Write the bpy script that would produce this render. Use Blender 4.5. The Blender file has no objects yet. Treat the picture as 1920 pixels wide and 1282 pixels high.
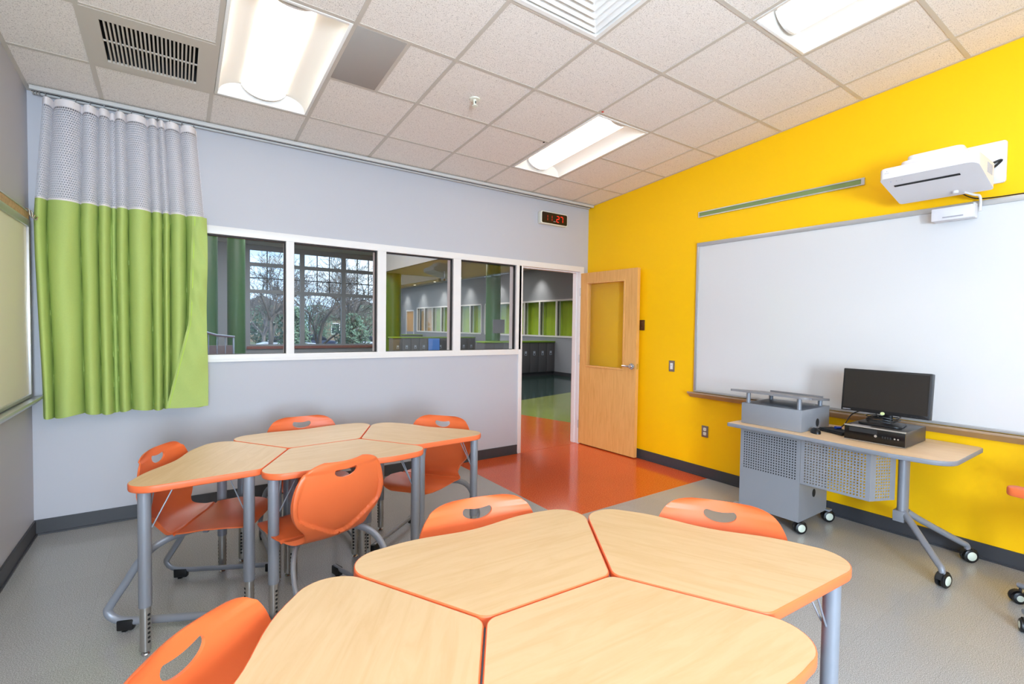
import bpy, bmesh, math, random
from mathutils import Vector, Matrix

random.seed(7)
PI = math.pi
scene = bpy.context.scene
COL = scene.collection

# ------------------------------------------------------------------ camera, world, light, exposure
CAM = (-4.224, -4.570, 1.457)
YAW, PITCH, ROLL = math.radians(35.8205), math.radians(1.7796), math.radians(0.8332)
F_PX, CX = 912.14, 988.75
fw = Vector((math.sin(YAW) * math.cos(PITCH), math.cos(YAW) * math.cos(PITCH), -math.sin(PITCH)))
rt0 = Vector((math.cos(YAW), -math.sin(YAW), 0))
up0 = rt0.cross(fw)
rt = rt0 * math.cos(ROLL) + up0 * math.sin(ROLL)
up = -rt0 * math.sin(ROLL) + up0 * math.cos(ROLL)
cd = bpy.data.cameras.new('camera')
cam = bpy.data.objects.new('camera', cd)
COL.objects.link(cam)
cam.matrix_world = Matrix(((rt.x, up.x, -fw.x, CAM[0]), (rt.y, up.y, -fw.y, CAM[1]), (rt.z, up.z, -fw.z, CAM[2]), (0, 0, 0, 1)))
cd.sensor_fit = 'HORIZONTAL'
cd.sensor_width = 36.0
cd.lens = 36.0 * F_PX / 1920
cd.shift_x = -(CX - 960) / 1920
cd.clip_start = 0.05
cd.clip_end = 300
scene.camera = cam

LENS_STRENGTH = 3.9
SKY_STRENGTH = 2.1
scene.view_settings.view_transform = 'Standard'
scene.view_settings.look = 'None'
scene.view_settings.gamma = 1.0
scene.view_settings.use_curve_mapping = False
scene.view_settings.exposure = 0.1
scene.cycles.max_bounces = 10
scene.cycles.diffuse_bounces = 6
scene.cycles.glossy_bounces = 4
scene.cycles.transparent_max_bounces = 16
scene.cycles.sample_clamp_indirect = 6.0
scene.cycles.caustics_reflective = False
scene.cycles.caustics_refractive = False

world = bpy.data.worlds.new('sky')
scene.world = world
world.use_nodes = True
wn = world.node_tree
wn.nodes.clear()
wo = wn.nodes.new('ShaderNodeOutputWorld')
wb = wn.nodes.new('ShaderNodeBackground')
wt = wn.nodes.new('ShaderNodeTexCoord')
wsep = wn.nodes.new('ShaderNodeSeparateXYZ')
wr = wn.nodes.new('ShaderNodeValToRGB')
wz = wn.nodes.new('ShaderNodeTexNoise')
wz.inputs['Scale'].default_value = 3.5
wz.inputs['Detail'].default_value = 5
wcr = wn.nodes.new('ShaderNodeValToRGB')
wcr.color_ramp.elements[0].position = 0.45
wcr.color_ramp.elements[1].position = 0.68
wm = wn.nodes.new('ShaderNodeMixRGB')
wr.color_ramp.elements[0].position = 0.0
wr.color_ramp.elements[0].color = (0.46, 0.68, 0.95, 1)
wr.color_ramp.elements[1].position = 0.6
wr.color_ramp.elements[1].color = (0.26, 0.48, 0.92, 1)
wm.inputs[2].default_value = (0.78, 0.86, 0.96, 1)
wn.links.new(wt.outputs['Generated'], wsep.inputs[0])
wn.links.new(wsep.outputs['Z'], wr.inputs[0])
wn.links.new(wt.outputs['Generated'], wz.inputs['Vector'])
wn.links.new(wz.outputs['Fac'], wcr.inputs[0])
wn.links.new(wcr.outputs[0], wm.inputs[0])
wn.links.new(wr.outputs[0], wm.inputs[1])
wn.links.new(wm.outputs[0], wb.inputs[0])
wb.inputs[1].default_value = SKY_STRENGTH
wn.links.new(wb.outputs[0], wo.inputs[0])

def area(name, loc, aim, sx, sy, energy, color):
    d = bpy.data.lights.new(name, 'AREA')
    d.shape = 'RECTANGLE'; d.size = sx; d.size_y = sy; d.energy = energy; d.color = color
    o = bpy.data.objects.new(name, d)
    COL.objects.link(o)
    o.location = loc
    o.rotation_euler = Vector(aim).to_track_quat('-Z', 'Y').to_euler()
    return o
# daylight by the left window; the rest are added fills for room and hall
area('window_daylight', (-4.97, -6.15, 1.75), (1, 0.35, -0.25), 1.5, 1.5, 80, (0.42, 0.68, 1.0))
area('ceiling_fill', (-4.1, -5.15, 2.32), (0, 0, 1), 1.3, 1.0, 76, (1.0, 0.97, 0.94))  # unseen lamp added to lift the ceiling brightness
area('rear_fill', (-4.32, -7.37, 1.4), (0.12, 1, 0.03), 0.88, 1.08, 292, (0.7, 0.85, 1.0))  # frontal fill lamp added to brighten the walls, set in an added window
for hy in (4.5, 9.5, 15.0):
    area('hall_fill', (-2.0, hy, 4.85), (0, 0, -1), 5.0, 3.0, 320, (0.95, 0.98, 1.0))  # unseen area lamps added to brighten the dark hall
    area('hall_low_fill', (3.4, hy - 0.6, 3.29), (0, 0, -1), 1.6, 2.0, 24, (1.0, 0.97, 0.92))  # added fill below the low hall ceiling, no fixture behind it

sd = bpy.data.lights.new('sun', 'SUN')
sd.energy = 5.0; sd.angle = math.radians(2); sd.color = (1.0, 0.97, 0.92)
so_ = bpy.data.objects.new('sun', sd); COL.objects.link(so_)
so_.rotation_euler = Vector((-0.45, 0.55, -0.75)).to_track_quat('-Z', 'Y').to_euler()

# ------------------------------------------------------------------ materials
def s2l(c):
    return tuple((x / 12.92 if x <= 0.04045 else ((x + 0.055) / 1.055) ** 2.4) for x in [v / 255 for v in c])

def newmat(name):
    m = bpy.data.materials.new(name)
    m.use_nodes = True
    return m, m.node_tree, m.node_tree.nodes['Principled BSDF']

def mat(name, rgb, rough=0.5, metal=0.0, spec=0.5, noise=0.0, nscale=20, bump=0.0, bscale=200, coat=0.0, stretch=None):
    m, nt, b = newmat(name)
    c = s2l(rgb) + (1,)
    b.inputs['Base Color'].default_value = c
    b.inputs['Roughness'].default_value = rough
    b.inputs['Metallic'].default_value = metal
    b.inputs['Specular IOR Level'].default_value = spec
    b.inputs['Coat Weight'].default_value = coat
    if noise or bump:
        g = nt.nodes.new('ShaderNodeTexCoord')
        mp = nt.nodes.new('ShaderNodeMapping')
        if stretch: mp.inputs['Scale'].default_value = stretch
        nt.links.new(g.outputs['Object'], mp.inputs[0])
    if noise:
        n = nt.nodes.new('ShaderNodeTexNoise')
        n.inputs['Scale'].default_value = nscale
        n.inputs['Detail'].default_value = 3
        r = nt.nodes.new('ShaderNodeValToRGB')
        r.color_ramp.elements[0].position = 0.3
        r.color_ramp.elements[1].position = 0.7
        r.color_ramp.elements[0].color = tuple(max(0, x * (1 - noise)) for x in c[:3]) + (1,)
        r.color_ramp.elements[1].color = tuple(min(1, x * (1 + noise)) for x in c[:3]) + (1,)
        nt.links.new(mp.outputs[0], n.inputs['Vector'])
        nt.links.new(n.outputs['Fac'], r.inputs[0])
        nt.links.new(r.outputs[0], b.inputs['Base Color'])
    if bump:
        n2 = nt.nodes.new('ShaderNodeTexNoise')
        n2.inputs['Scale'].default_value = bscale
        bp = nt.nodes.new('ShaderNodeBump')
        bp.inputs['Strength'].default_value = bump
        bp.inputs['Distance'].default_value = 0.002
        nt.links.new(mp.outputs[0], n2.inputs['Vector'])
        nt.links.new(n2.outputs['Fac'], bp.inputs['Height'])
        nt.links.new(bp.outputs[0], b.inputs['Normal'])
    return m

def speckle_mat(name, base, dark, light, scale, rough, seams=None, amount=(0.38, 0.62)):
    """chips of two tones on a base: vinyl tile and mineral-fibre board, in world coordinates"""
    m, nt, b = newmat(name)
    g = nt.nodes.new('ShaderNodeNewGeometry')
    n = nt.nodes.new('ShaderNodeTexNoise')
    n.inputs['Scale'].default_value = scale
    n.inputs['Detail'].default_value = 2
    n.inputs['Roughness'].default_value = 0.6
    r = nt.nodes.new('ShaderNodeValToRGB')
    e = r.color_ramp.elements
    e[0].position = amount[0]; e[0].color = s2l(dark) + (1,)
    e[1].position = amount[1]; e[1].color = s2l(light) + (1,)
    mid = e.new((amount[0] + amount[1]) / 2); mid.color = s2l(base) + (1,)
    nt.links.new(g.outputs['Position'], n.inputs['Vector'])
    nt.links.new(n.outputs['Fac'], r.inputs[0])
    out = r.outputs[0]
    if seams:
        br = nt.nodes.new('ShaderNodeTexBrick')
        br.offset = 0.0
        br.inputs['Scale'].default_value = 1.0
        br.inputs['Brick Width'].default_value = 0.3048
        br.inputs['Row Height'].default_value = 0.3048
        br.inputs['Mortar Size'].default_value = 0.0011
        br.inputs['Color1'].default_value = (1, 1, 1, 1)
        br.inputs['Color2'].default_value = (0.95, 0.95, 0.95, 1)
        br.inputs['Mortar'].default_value = (seams, seams, seams, 1)
        mx = nt.nodes.new('ShaderNodeMixRGB')
        mx.blend_type = 'MULTIPLY'
        mx.inputs[0].default_value = 1
        nt.links.new(g.outputs['Position'], br.inputs['Vector'])
        nt.links.new(out, mx.inputs[1])
        nt.links.new(br.outputs['Color'], mx.inputs[2])
        out = mx.outputs[0]
    nt.links.new(out, b.inputs['Base Color'])
    b.inputs['Roughness'].default_value = rough
    return m

def wood_mat(name, base, dark, scale, stretch, rough=0.4, axis_noise=2.2):
    m, nt, b = newmat(name)
    g = nt.nodes.new('ShaderNodeTexCoord')
    mp = nt.nodes.new('ShaderNodeMapping')
    mp.inputs['Scale'].default_value = stretch
    n = nt.nodes.new('ShaderNodeTexNoise')
    n.inputs['Scale'].default_value = scale
    n.inputs['Detail'].default_value = 6
    n.inputs['Roughness'].default_value = 0.62
    n.inputs['Distortion'].default_value = 0.7
    r = nt.nodes.new('ShaderNodeValToRGB')
    r.color_ramp.elements[0].position = 0.3; r.color_ramp.elements[0].color = s2l(dark) + (1,)
    r.color_ramp.elements[1].position = 0.58; r.color_ramp.elements[1].color = s2l(base) + (1,)
    nt.links.new(g.outputs['Object'], mp.inputs[0])
    nt.links.new(mp.outputs[0], n.inputs['Vector'])
    nt.links.new(n.outputs['Fac'], r.inputs[0])
    nt.links.new(r.outputs[0], b.inputs['Base Color'])
    b.inputs['Roughness'].default_value = rough
    return m

def emit_mat(name, rgb, strength):
    m, nt, b = newmat(name)
    c = s2l(rgb) + (1,)
    b.inputs['Base Color'].default_value = c
    b.inputs['Emission Color'].default_value = c
    b.inputs['Emission Strength'].default_value = strength
    return m

def glass_mat(name, tint, ior=1.5):
    m = bpy.data.materials.new(name)
    m.use_nodes = True
    nt = m.node_tree
    nt.nodes.clear()
    o = nt.nodes.new('ShaderNodeOutputMaterial')
    t = nt.nodes.new('ShaderNodeBsdfTransparent')
    t.inputs[0].default_value = tint + (1,)
    gl = nt.nodes.new('ShaderNodeBsdfGlossy')
    gl.inputs['Roughness'].default_value = 0.0
    fr = nt.nodes.new('ShaderNodeFresnel')
    ge = nt.nodes.new('ShaderNodeNewGeometry')
    mr = nt.nodes.new('ShaderNodeMapRange')
    mr.inputs['To Min'].default_value = ior
    mr.inputs['To Max'].default_value = 1.0 / ior
    nt.links.new(ge.outputs['Backfacing'], mr.inputs['Value'])
    nt.links.new(mr.outputs[0], fr.inputs[0])
    mx = nt.nodes.new('ShaderNodeMixShader')
    nt.links.new(fr.outputs[0], mx.inputs[0])
    nt.links.new(t.outputs[0], mx.inputs[1])
    nt.links.new(gl.outputs[0], mx.inputs[2])
    nt.links.new(mx.outputs[0], o.inputs[0])
    return m

M = {}
M['wall_grey'] = mat('grey wall paint', (187, 188, 195), 0.55, bump=0.08, bscale=350)
M['wall_yellow'] = mat('yellow wall paint', (255, 198, 1), 0.5, spec=0.3, bump=0.08, bscale=350)
M['hall_grey'] = mat('hall wall paint', (150, 154, 160), 0.6)
M['floor_grey'] = speckle_mat('grey vinyl tile', (163, 162, 160), (138, 137, 135), (186, 185, 183), 250, 0.2, seams=0.86)
M['floor_orange'] = speckle_mat('orange vinyl tile', (206, 86, 38), (192, 70, 30), (218, 104, 52), 110, 0.13, seams=0.88)
M['floor_green'] = speckle_mat('light green vinyl tile', (136, 148, 84), (122, 136, 72), (150, 160, 96), 110, 0.13, seams=0.88)
M['floor_dark'] = speckle_mat('dark green vinyl tile', (46, 66, 62), (36, 54, 52), (56, 76, 72), 110, 0.12, seams=0.88)
M['ceiling_tile'] = speckle_mat('mineral fibre ceiling tile', (228, 219, 211), (176, 166, 158), (238, 230, 222), 190, 0.9, amount=(0.33, 0.52))
M['tee'] = mat('painted ceiling tee', (199, 190, 178), 0.5)
M['plenum'] = mat('dark plenum', (60, 58, 56), 0.9)
M['white_metal'] = mat('white enamel', (236, 234, 230), 0.35)
M['reflector'] = mat('troffer reflector', (222, 218, 212), 0.4)
M['lens'] = emit_mat('lit lens', (255, 246, 232), LENS_STRENGTH)
M['frame_white'] = mat('white window frame', (232, 230, 228), 0.4)
M['gasket'] = mat('black gasket', (24, 26, 26), 0.6)
M['glass'] = glass_mat('window glass', (0.975, 0.985, 0.98))
M['glass_far'] = glass_mat('hall glass', (0.95, 0.97, 0.97), 1.3)
M['base'] = mat('charcoal rubber base', (60, 61, 65), 0.45)
M['maple'] = wood_mat('maple laminate', (202, 173, 132), (194, 162, 118), 3.0, (1.2, 9, 6), 0.5)
M['edge'] = mat('orange edge band', (226, 106, 58), 0.45)
M['shell'] = mat('orange polypropylene', (219, 104, 53), 0.42, bump=0.1, bscale=900)
M['steel'] = mat('grey powder-coated steel', (136, 139, 146), 0.42, metal=0.25)
M['chrome'] = mat('zinc plated tube', (176, 172, 166), 0.28, metal=0.85)
M['bright'] = mat('bright nickel', (206, 208, 212), 0.18, metal=1.0)
M['black'] = mat('black plastic', (18, 18, 20), 0.4)
M['black_soft'] = mat('matte black plastic', (30, 31, 33), 0.6)
M['hole'] = mat('dark hole', (26, 25, 25), 0.8)
M['door_wood'] = wood_mat('door veneer', (230, 176, 104), (216, 158, 84), 5.0, (10, 10, 0.7), 0.38)
M['alu'] = mat('satin aluminium', (200, 202, 204), 0.32, metal=0.6)
M['plate_pale'] = mat('pale track paint', (196, 196, 194), 0.5)
M['alu_warm'] = mat('tan aluminium', (176, 150, 124), 0.4, metal=0.3)
M['board'] = mat('white board enamel', (219, 218, 217), 0.14, coat=0.4)
M['board_cream'] = mat('cream board enamel', (246, 241, 230), 0.22)
M['cork'] = mat('cork strip', (190, 160, 118), 0.8, noise=0.2, nscale=60)
M['green_strip'] = mat('green tack strip', (128, 146, 88), 0.8)
M['curtain'] = mat('green curtain cloth', (170, 190, 104), 0.75, noise=0.05, nscale=300, bump=0.15, bscale=500)
M['curtain_hall'] = mat('hall green curtain', (176, 200, 46), 0.8)
M['tape'] = mat('white tape', (228, 222, 222), 0.7)
M['podium'] = mat('podium grey metal', (142, 145, 151), 0.42, metal=0.15)
M['podium_lam'] = wood_mat('podium maple laminate', (236, 204, 164), (226, 190, 148), 3.0, (6, 1.0, 6), 0.4)
M['podium_edge'] = mat('podium grey edge', (130, 133, 140), 0.5)
M['slate'] = mat('shelf grey laminate', (128, 126, 128), 0.5)
M['hub'] = mat('pale wheel hub', (214, 222, 206), 0.4)
M['screen'] = mat('dark screen', (34, 31, 29), 0.28)
M['pc_side'] = mat('computer steel', (74, 70, 68), 0.4, metal=0.3)
M['pc_front'] = mat('computer front', (12, 12, 13), 0.22)
M['silver'] = mat('silver trim', (200, 196, 186), 0.3, metal=0.6)
M['blue'] = mat('blue connector', (20, 60, 160), 0.4)
M['projector'] = mat('projector white', (222, 220, 222), 0.38)
M['lightgrey'] = mat('light grey print', (168, 166, 172), 0.6)
M['plate_grey'] = mat('steel wall plate', (142, 128, 118), 0.4, metal=0.5)
M['plate_brown'] = mat('bronze wall plate', (96, 60, 30), 0.45, metal=0.2)
M['ivory'] = mat('ivory plastic', (226, 224, 208), 0.45)
M['digit'] = emit_mat('red led', (255, 40, 24), 1.1)
M['digit_dim'] = emit_mat('dim red led', (160, 30, 16), 0.5)
M['clockface'] = mat('smoked clock face', (26, 15, 9), 0.3)
M['sticker'] = mat('pale sticker', (200, 212, 150), 0.5)
M['grey_panel'] = mat('grey ceiling panel', (166, 160, 154), 0.6)
M['locker'] = mat('locker grey', (92, 92, 95), 0.45)
M['locker_pull'] = mat('locker pull', (186, 196, 210), 0.35, metal=0.2)
M['counter'] = mat('green counter', (122, 158, 40), 0.4)
M['column'] = mat('green column paint', (48, 98, 36), 0.35)
M['sign'] = mat('grey sign', (120, 116, 126), 0.5)
M['warm_wood'] = mat('lit wood door', (226, 168, 92), 0.5)
M['rail'] = mat('stair rail steel', (92, 110, 130), 0.4, metal=0.3)
M['bluescreen'] = emit_mat('blue screen', (60, 110, 180), 0.35)
M['asphalt'] = mat('asphalt', (92, 96, 100), 0.9, noise=0.1, nscale=4)
M['lawn'] = mat('winter lawn', (92, 98, 74), 0.95, noise=0.2, nscale=6)
M['bark'] = mat('bark', (112, 106, 102), 0.9)
M['leaf'] = mat('evergreen leaves', (100, 128, 108), 0.8)
M['ext_wall'] = mat('tan siding', (138, 122, 106), 0.8)
M['ext_roof'] = mat('grey roof', (96, 94, 94), 0.85)
M['car_a'] = mat('silver car paint', (190, 196, 204), 0.25, metal=0.4)
M['car_b'] = mat('dark car paint', (60, 70, 92), 0.25, metal=0.4)
M['car_glass'] = mat('car glass', (40, 48, 56), 0.1)
M['brick'] = mat('red brick sill', (150, 92, 82), 0.8, noise=0.2, nscale=30)

def net_mat():
    m = bpy.data.materials.new('curtain netting')
    m.use_nodes = True
    nt = m.node_tree
    b = nt.nodes['Principled BSDF']
    o = nt.nodes['Material Output']
    b.inputs['Base Color'].default_value = s2l((226, 222, 226)) + (1,)
    b.inputs['Roughness'].default_value = 0.7
    uv = nt.nodes.new('ShaderNodeUVMap')
    mp = nt.nodes.new('ShaderNodeMapping')
    mp.inputs['Scale'].default_value = (78, 64, 1)
    br = nt.nodes.new('ShaderNodeTexBrick')
    br.inputs['Scale'].default_value = 1
    br.inputs['Brick Width'].default_value = 1
    br.inputs['Row Height'].default_value = 1
    br.inputs['Mortar Size'].default_value = 0.115
    br.inputs['Color1'].default_value = (0, 0, 0, 1)
    br.inputs['Color2'].default_value = (0, 0, 0, 1)
    br.inputs['Mortar'].default_value = (1, 1, 1, 1)
    tr = nt.nodes.new('ShaderNodeBsdfTransparent')
    mx = nt.nodes.new('ShaderNodeMixShader')
    nt.links.new(uv.outputs[0], mp.inputs[0])
    nt.links.new(mp.outputs[0], br.inputs['Vector'])
    nt.links.new(br.outputs['Color'], mx.inputs[0])
    nt.links.new(tr.outputs[0], mx.inputs[1])
    nt.links.new(b.outputs[0], mx.inputs[2])
    nt.links.new(mx.outputs[0], o.inputs[0])
    return m
M['net'] = net_mat()

# ------------------------------------------------------------------ mesh helpers
class MB:
    def __init__(s):
        s.v = []; s.f = []; s.smooth = []; s.uv = None
    def add(s, vs, fs, smooth=False):
        o = len(s.v)
        s.v += [tuple(v) for v in vs]
        s.f += [tuple(i + o for i in f) for f in fs]
        s.smooth += [smooth] * len(fs)
        return s
    def box(s, x0, x1, y0, y1, z0, z1, mtx=None):
        vs = [Vector((x, y, z)) for x in (x0, x1) for y in (y0, y1) for z in (z0, z1)]
        if mtx: vs = [mtx @ v for v in vs]
        return s.add(vs, [(0, 1, 3, 2), (4, 6, 7, 5), (0, 4, 5, 1), (2, 3, 7, 6), (0, 2, 6, 4), (1, 5, 7, 3)])
    def prism(s, poly, z0, z1, axis='z', mtx=None, smooth=False):
        """poly: CCW 2D outline; axis z: (x,y), axis x: (y,z) along x, axis y: (x,z) along y"""
        n = len(poly)
        def P(a, b, h):
            return {'z': Vector((a, b, h)), 'x': Vector((h, a, b)), 'y': Vector((a, h, b))}[axis]
        vs = [P(a, b, z0) for a, b in poly] + [P(a, b, z1) for a, b in poly]
        if mtx: vs = [mtx @ v for v in vs]
        s.add(vs, [tuple(range(n - 1, -1, -1)), tuple(range(n, 2 * n))])
        o = len(s.v) - 2 * n
        for i in range(n):
            j = (i + 1) % n
            s.f.append((o + i, o + j, o + n + j, o + n + i)); s.smooth.append(smooth)
        return s
    def tube(s, pts, r, n=12, hint=(0, 0, 1), r2=None, cap=True):
        """sweep an ellipse (r across the hint, r2 along the hint) along pts"""
        pts = [Vector(p) for p in pts]
        if not isinstance(r, (list, tuple)): r = [r] * len(pts)
        rings = []
        h = Vector(hint)
        for i, p in enumerate(pts):
            t = (pts[min(i + 1, len(pts) - 1)] - pts[max(i - 1, 0)]).normalized()
            a = h - t * h.dot(t)
            if a.length < 1e-4: a = t.orthogonal()
            a.normalize()
            b = t.cross(a)
            ra = r[i] if r2 is None else r2
            rings.append([p + a * ra * math.cos(2 * PI * k / n) + b * r[i] * math.sin(2 * PI * k / n) for k in range(n)])
            h = a
        vs = [v for ring in rings for v in ring]
        fs = []
        for i in range(len(pts) - 1):
            for k in range(n):
                k2 = (k + 1) % n
                fs.append((i * n + k, i * n + k2, (i + 1) * n + k2, (i + 1) * n + k))
        s.add(vs, fs, True)
        if cap:
            o = len(s.v) - len(vs)
            s.f.append(tuple(o + k for k in range(n - 1, -1, -1))); s.smooth.append(False)
            e = o + (len(pts) - 1) * n
            s.f.append(tuple(e + k for k in range(n))); s.smooth.append(False)
        return s
    def cyl(s, p0, p1, r, n=16, r1=None):
        d = Vector(p1) - Vector(p0)
        h = d.orthogonal()
        return s.tube([p0, p1], [r, r if r1 is None else r1], n, h)
    def lathe(s, prof, n=24, mtx=None):
        vs = []
        for r, z in prof:
            for k in range(n):
                v = Vector((r * math.cos(2 * PI * k / n), r * math.sin(2 * PI * k / n), z))
                vs.append(mtx @ v if mtx else v)
        fs = []
        for i in range(len(prof) - 1):
            for k in range(n):
                k2 = (k + 1) % n
                fs.append((i * n + k, i * n + k2, (i + 1) * n + k2, (i + 1) * n + k))
        return s.add(vs, fs, True)
    def grid(s, rows, smooth=True, flip=False):
        n = len(rows[0])
        vs = [v for r in rows for v in r]
        fs = []
        for i in range(len(rows) - 1):
            for k in range(n - 1):
                q = (i * n + k, i * n + k + 1, (i + 1) * n + k + 1, (i + 1) * n + k)
                fs.append(q[::-1] if flip else q)
        return s.add(vs, fs, smooth)
    def mesh(s, name):
        me = bpy.data.meshes.new(name)
        me.from_pydata([tuple(v) for v in s.v], [], s.f)
        me.polygons.foreach_set('use_smooth', s.smooth)
        me.update()
        return me
    def build(s, name, material, parent=None, bevel=0.0, recalc=True, seg=2, sharp=40):
        me = s.mesh(name)
        bm = bmesh.new()
        bm.from_mesh(me)
        if recalc: bmesh.ops.recalc_face_normals(bm, faces=bm.faces)
        if bevel:
            es = [e for e in bm.edges if len(e.link_faces) == 2 and e.calc_face_angle(0) > math.radians(30)]
            bmesh.ops.bevel(bm, geom=es, offset=bevel, segments=seg, profile=0.5, affect='EDGES', clamp_overlap=True)
            for f in bm.faces: f.smooth = True
        for e in bm.edges:
            if len(e.link_faces) == 2 and e.calc_face_angle(0) > math.radians(sharp): e.smooth = False
        bm.to_mesh(me)
        bm.free()
        me.materials.append(M[material] if isinstance(material, str) else material)
        return link(name, me, parent)

def link(name, me, parent=None):
    o = bpy.data.objects.new(name, me)
    COL.objects.link(o)
    if parent is not None: o.parent = parent
    return o

def thing(name, label, cat, loc=(0, 0, 0), rotz=0.0, group=None):
    o = bpy.data.objects.new(name, None)
    COL.objects.link(o)
    o.empty_display_size = 0.1
    o.location = loc
    o.rotation_euler = (0, 0, rotz)
    return tag(o, label, cat, group)

def tag(o, label, cat, group=None):
    o['label'] = label
    o['category'] = cat
    if group: o['group'] = group
    return o

def struct(o):
    o['kind'] = 'structure'
    return o

def dup(root, loc, rotz, label, group=None):
    r = root.copy()
    COL.objects.link(r)
    r.location = loc
    r.rotation_euler = (0, 0, rotz)
    r['label'] = label
    if group: r['group'] = group
    for ch in list(root.children):
        c = ch.copy(); COL.objects.link(c); c.parent = r
        for g in list(ch.children):
            d = g.copy(); COL.objects.link(d); d.parent = c
    return r

def rounded(poly, radii, seg=8):
    """fillet every corner of a CCW polygon"""
    out = []
    n = len(poly)
    for i in range(n):
        p = Vector(poly[i]); a = Vector(poly[i - 1]) - p; b = Vector(poly[(i + 1) % n]) - p
        r = radii[i] if isinstance(radii, (list, tuple)) else radii
        a.normalize(); b.normalize()
        ang = a.angle(b)
        t = r / math.tan(ang / 2)
        c = p + (a + b).normalized() * (r / math.sin(ang / 2))
        p0 = p + a * t; p1 = p + b * t
        a0 = math.atan2(p0.y - c.y, p0.x - c.x); a1 = math.atan2(p1.y - c.y, p1.x - c.x)
        da = (a1 - a0 + PI) % (2 * PI) - PI
        for k in range(seg + 1):
            q = a0 + da * k / seg
            out.append((c.x + r * math.cos(q), c.y + r * math.sin(q)))
    return out

def rrect(x0, x1, y0, y1, r, seg=6):
    return rounded([(x0, y0), (x1, y0), (x1, y1), (x0, y1)], r, seg)

def spline(pts, n=8):
    pts = [Vector(p) for p in pts]
    out = []
    for i in range(len(pts) - 1):
        p0 = pts[max(i - 1, 0)]; p1 = pts[i]; p2 = pts[i + 1]; p3 = pts[min(i + 2, len(pts) - 1)]
        for k in range(n):
            t = k / n
            out.append(0.5 * ((2 * p1) + (-p0 + p2) * t + (2 * p0 - 5 * p1 + 4 * p2 - p3) * t * t + (-p0 + 3 * p1 - 3 * p2 + p3) * t ** 3))
    out.append(pts[-1])
    return out

def lerp_table(tab, t):
    for i in range(len(tab) - 1):
        if t <= tab[i + 1][0]:
            a, b = tab[i], tab[i + 1]
            u = (t - a[0]) / max(1e-9, b[0] - a[0])
            return a[1] + (b[1] - a[1]) * u
    return tab[-1][1]

# ------------------------------------------------------------------ room shell
XL = -5.012            # left wall
YB = -7.4              # wall behind the camera
H0, SL = 2.9637, 0.0806
def cz(y): return H0 - SL * y

FRAME_L, FRAME_R = -4.96, -0.075      # window + door frame strip
SILL0, SILL1, HEAD0, HEAD1 = 1.142, 1.2, 2.152, 2.215
DOOR_L, DOOR_R = -1.03, -0.135

fl = struct(MB().prism([(XL, YB), (0, YB), (0, -1.785), (-1.828, -1.785), (-1.828, 0), (XL, 0)], -0.1, 0.0).build('floor', 'floor_grey'))
MB().prism([(-1.828, -1.785), (0, -1.785), (0, 0), (-1.828, 0)], -0.1, 0.0).build('orange_floor', 'floor_orange', fl)

w = MB()
w.box(XL - 0.12, FRAME_L, 0, 0.12, 0, 3.1)
w.box(FRAME_R, 0.0, 0, 0.12, 0, 3.1)
w.box(FRAME_L, -1.05, 0, 0.12, 0, SILL0)
w.box(FRAME_L, FRAME_R, 0, 0.12, HEAD1, 3.1)
struct(w.build('wall_back', 'wall_grey'))
struct(MB().prism([(YB, 0), (0.12, 0), (0.12, cz(0.12) + 0.15), (YB, cz(YB) + 0.15)], 0, 0.12, 'x').build('wall_right', 'wall_yellow'))
wy0, wy1, wz0, wz1 = -6.95, -5.35, 0.95, 2.6
w = MB().prism([(wy1, 0), (0, 0), (0, cz(0) + 0.15), (wy1, cz(wy1) + 0.15)], XL - 0.12, XL, 'x')
w.prism([(YB, 0), (wy0, 0), (wy0, cz(wy0) + 0.15), (YB, cz(YB) + 0.15)], XL - 0.12, XL, 'x')
w.box(XL - 0.12, XL, wy0, wy1, 0, wz0).prism([(wy0, wz1), (wy1, wz1), (wy1, cz(wy1) + 0.15), (wy0, cz(wy0) + 0.15)], XL - 0.12, XL, 'x')
struct(w.build('wall_left', 'wall_grey'))
fx0, fx1, fz0, fz1 = -4.83, -3.81, 0.79, 2.01
w = MB().box(XL - 0.12, fx0, YB - 0.15, YB, 0, cz(YB) + 0.15).box(fx1, 0.12, YB - 0.15, YB, 0, cz(YB) + 0.15)
w.box(fx0, fx1, YB - 0.15, YB, 0, fz0).box(fx0, fx1, YB - 0.15, YB, fz1, cz(YB) + 0.15)
struct(w.build('wall_front', 'wall_grey'))
wf = MB().box(fx0, fx1, YB - 0.1, YB + 0.02, fz0, fz0 + 0.06).box(fx0, fx1, YB - 0.1, YB + 0.02, fz1 - 0.06, fz1)
wf.box(fx0, fx0 + 0.06, YB - 0.1, YB + 0.02, fz0 + 0.06, fz1 - 0.06).box(fx1 - 0.06, fx1, YB - 0.1, YB + 0.02, fz0 + 0.06, fz1 - 0.06)
added_win = struct(wf.build('window_6', 'frame_white'))  # unseen window added around the rear fill lamp to frame its reflection
MB().box(fx0 + 0.061, fx1 - 0.061, YB - 0.05, YB - 0.044, fz0 + 0.061, fz1 - 0.061).build('pane', 'glass_far', added_win)

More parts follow.
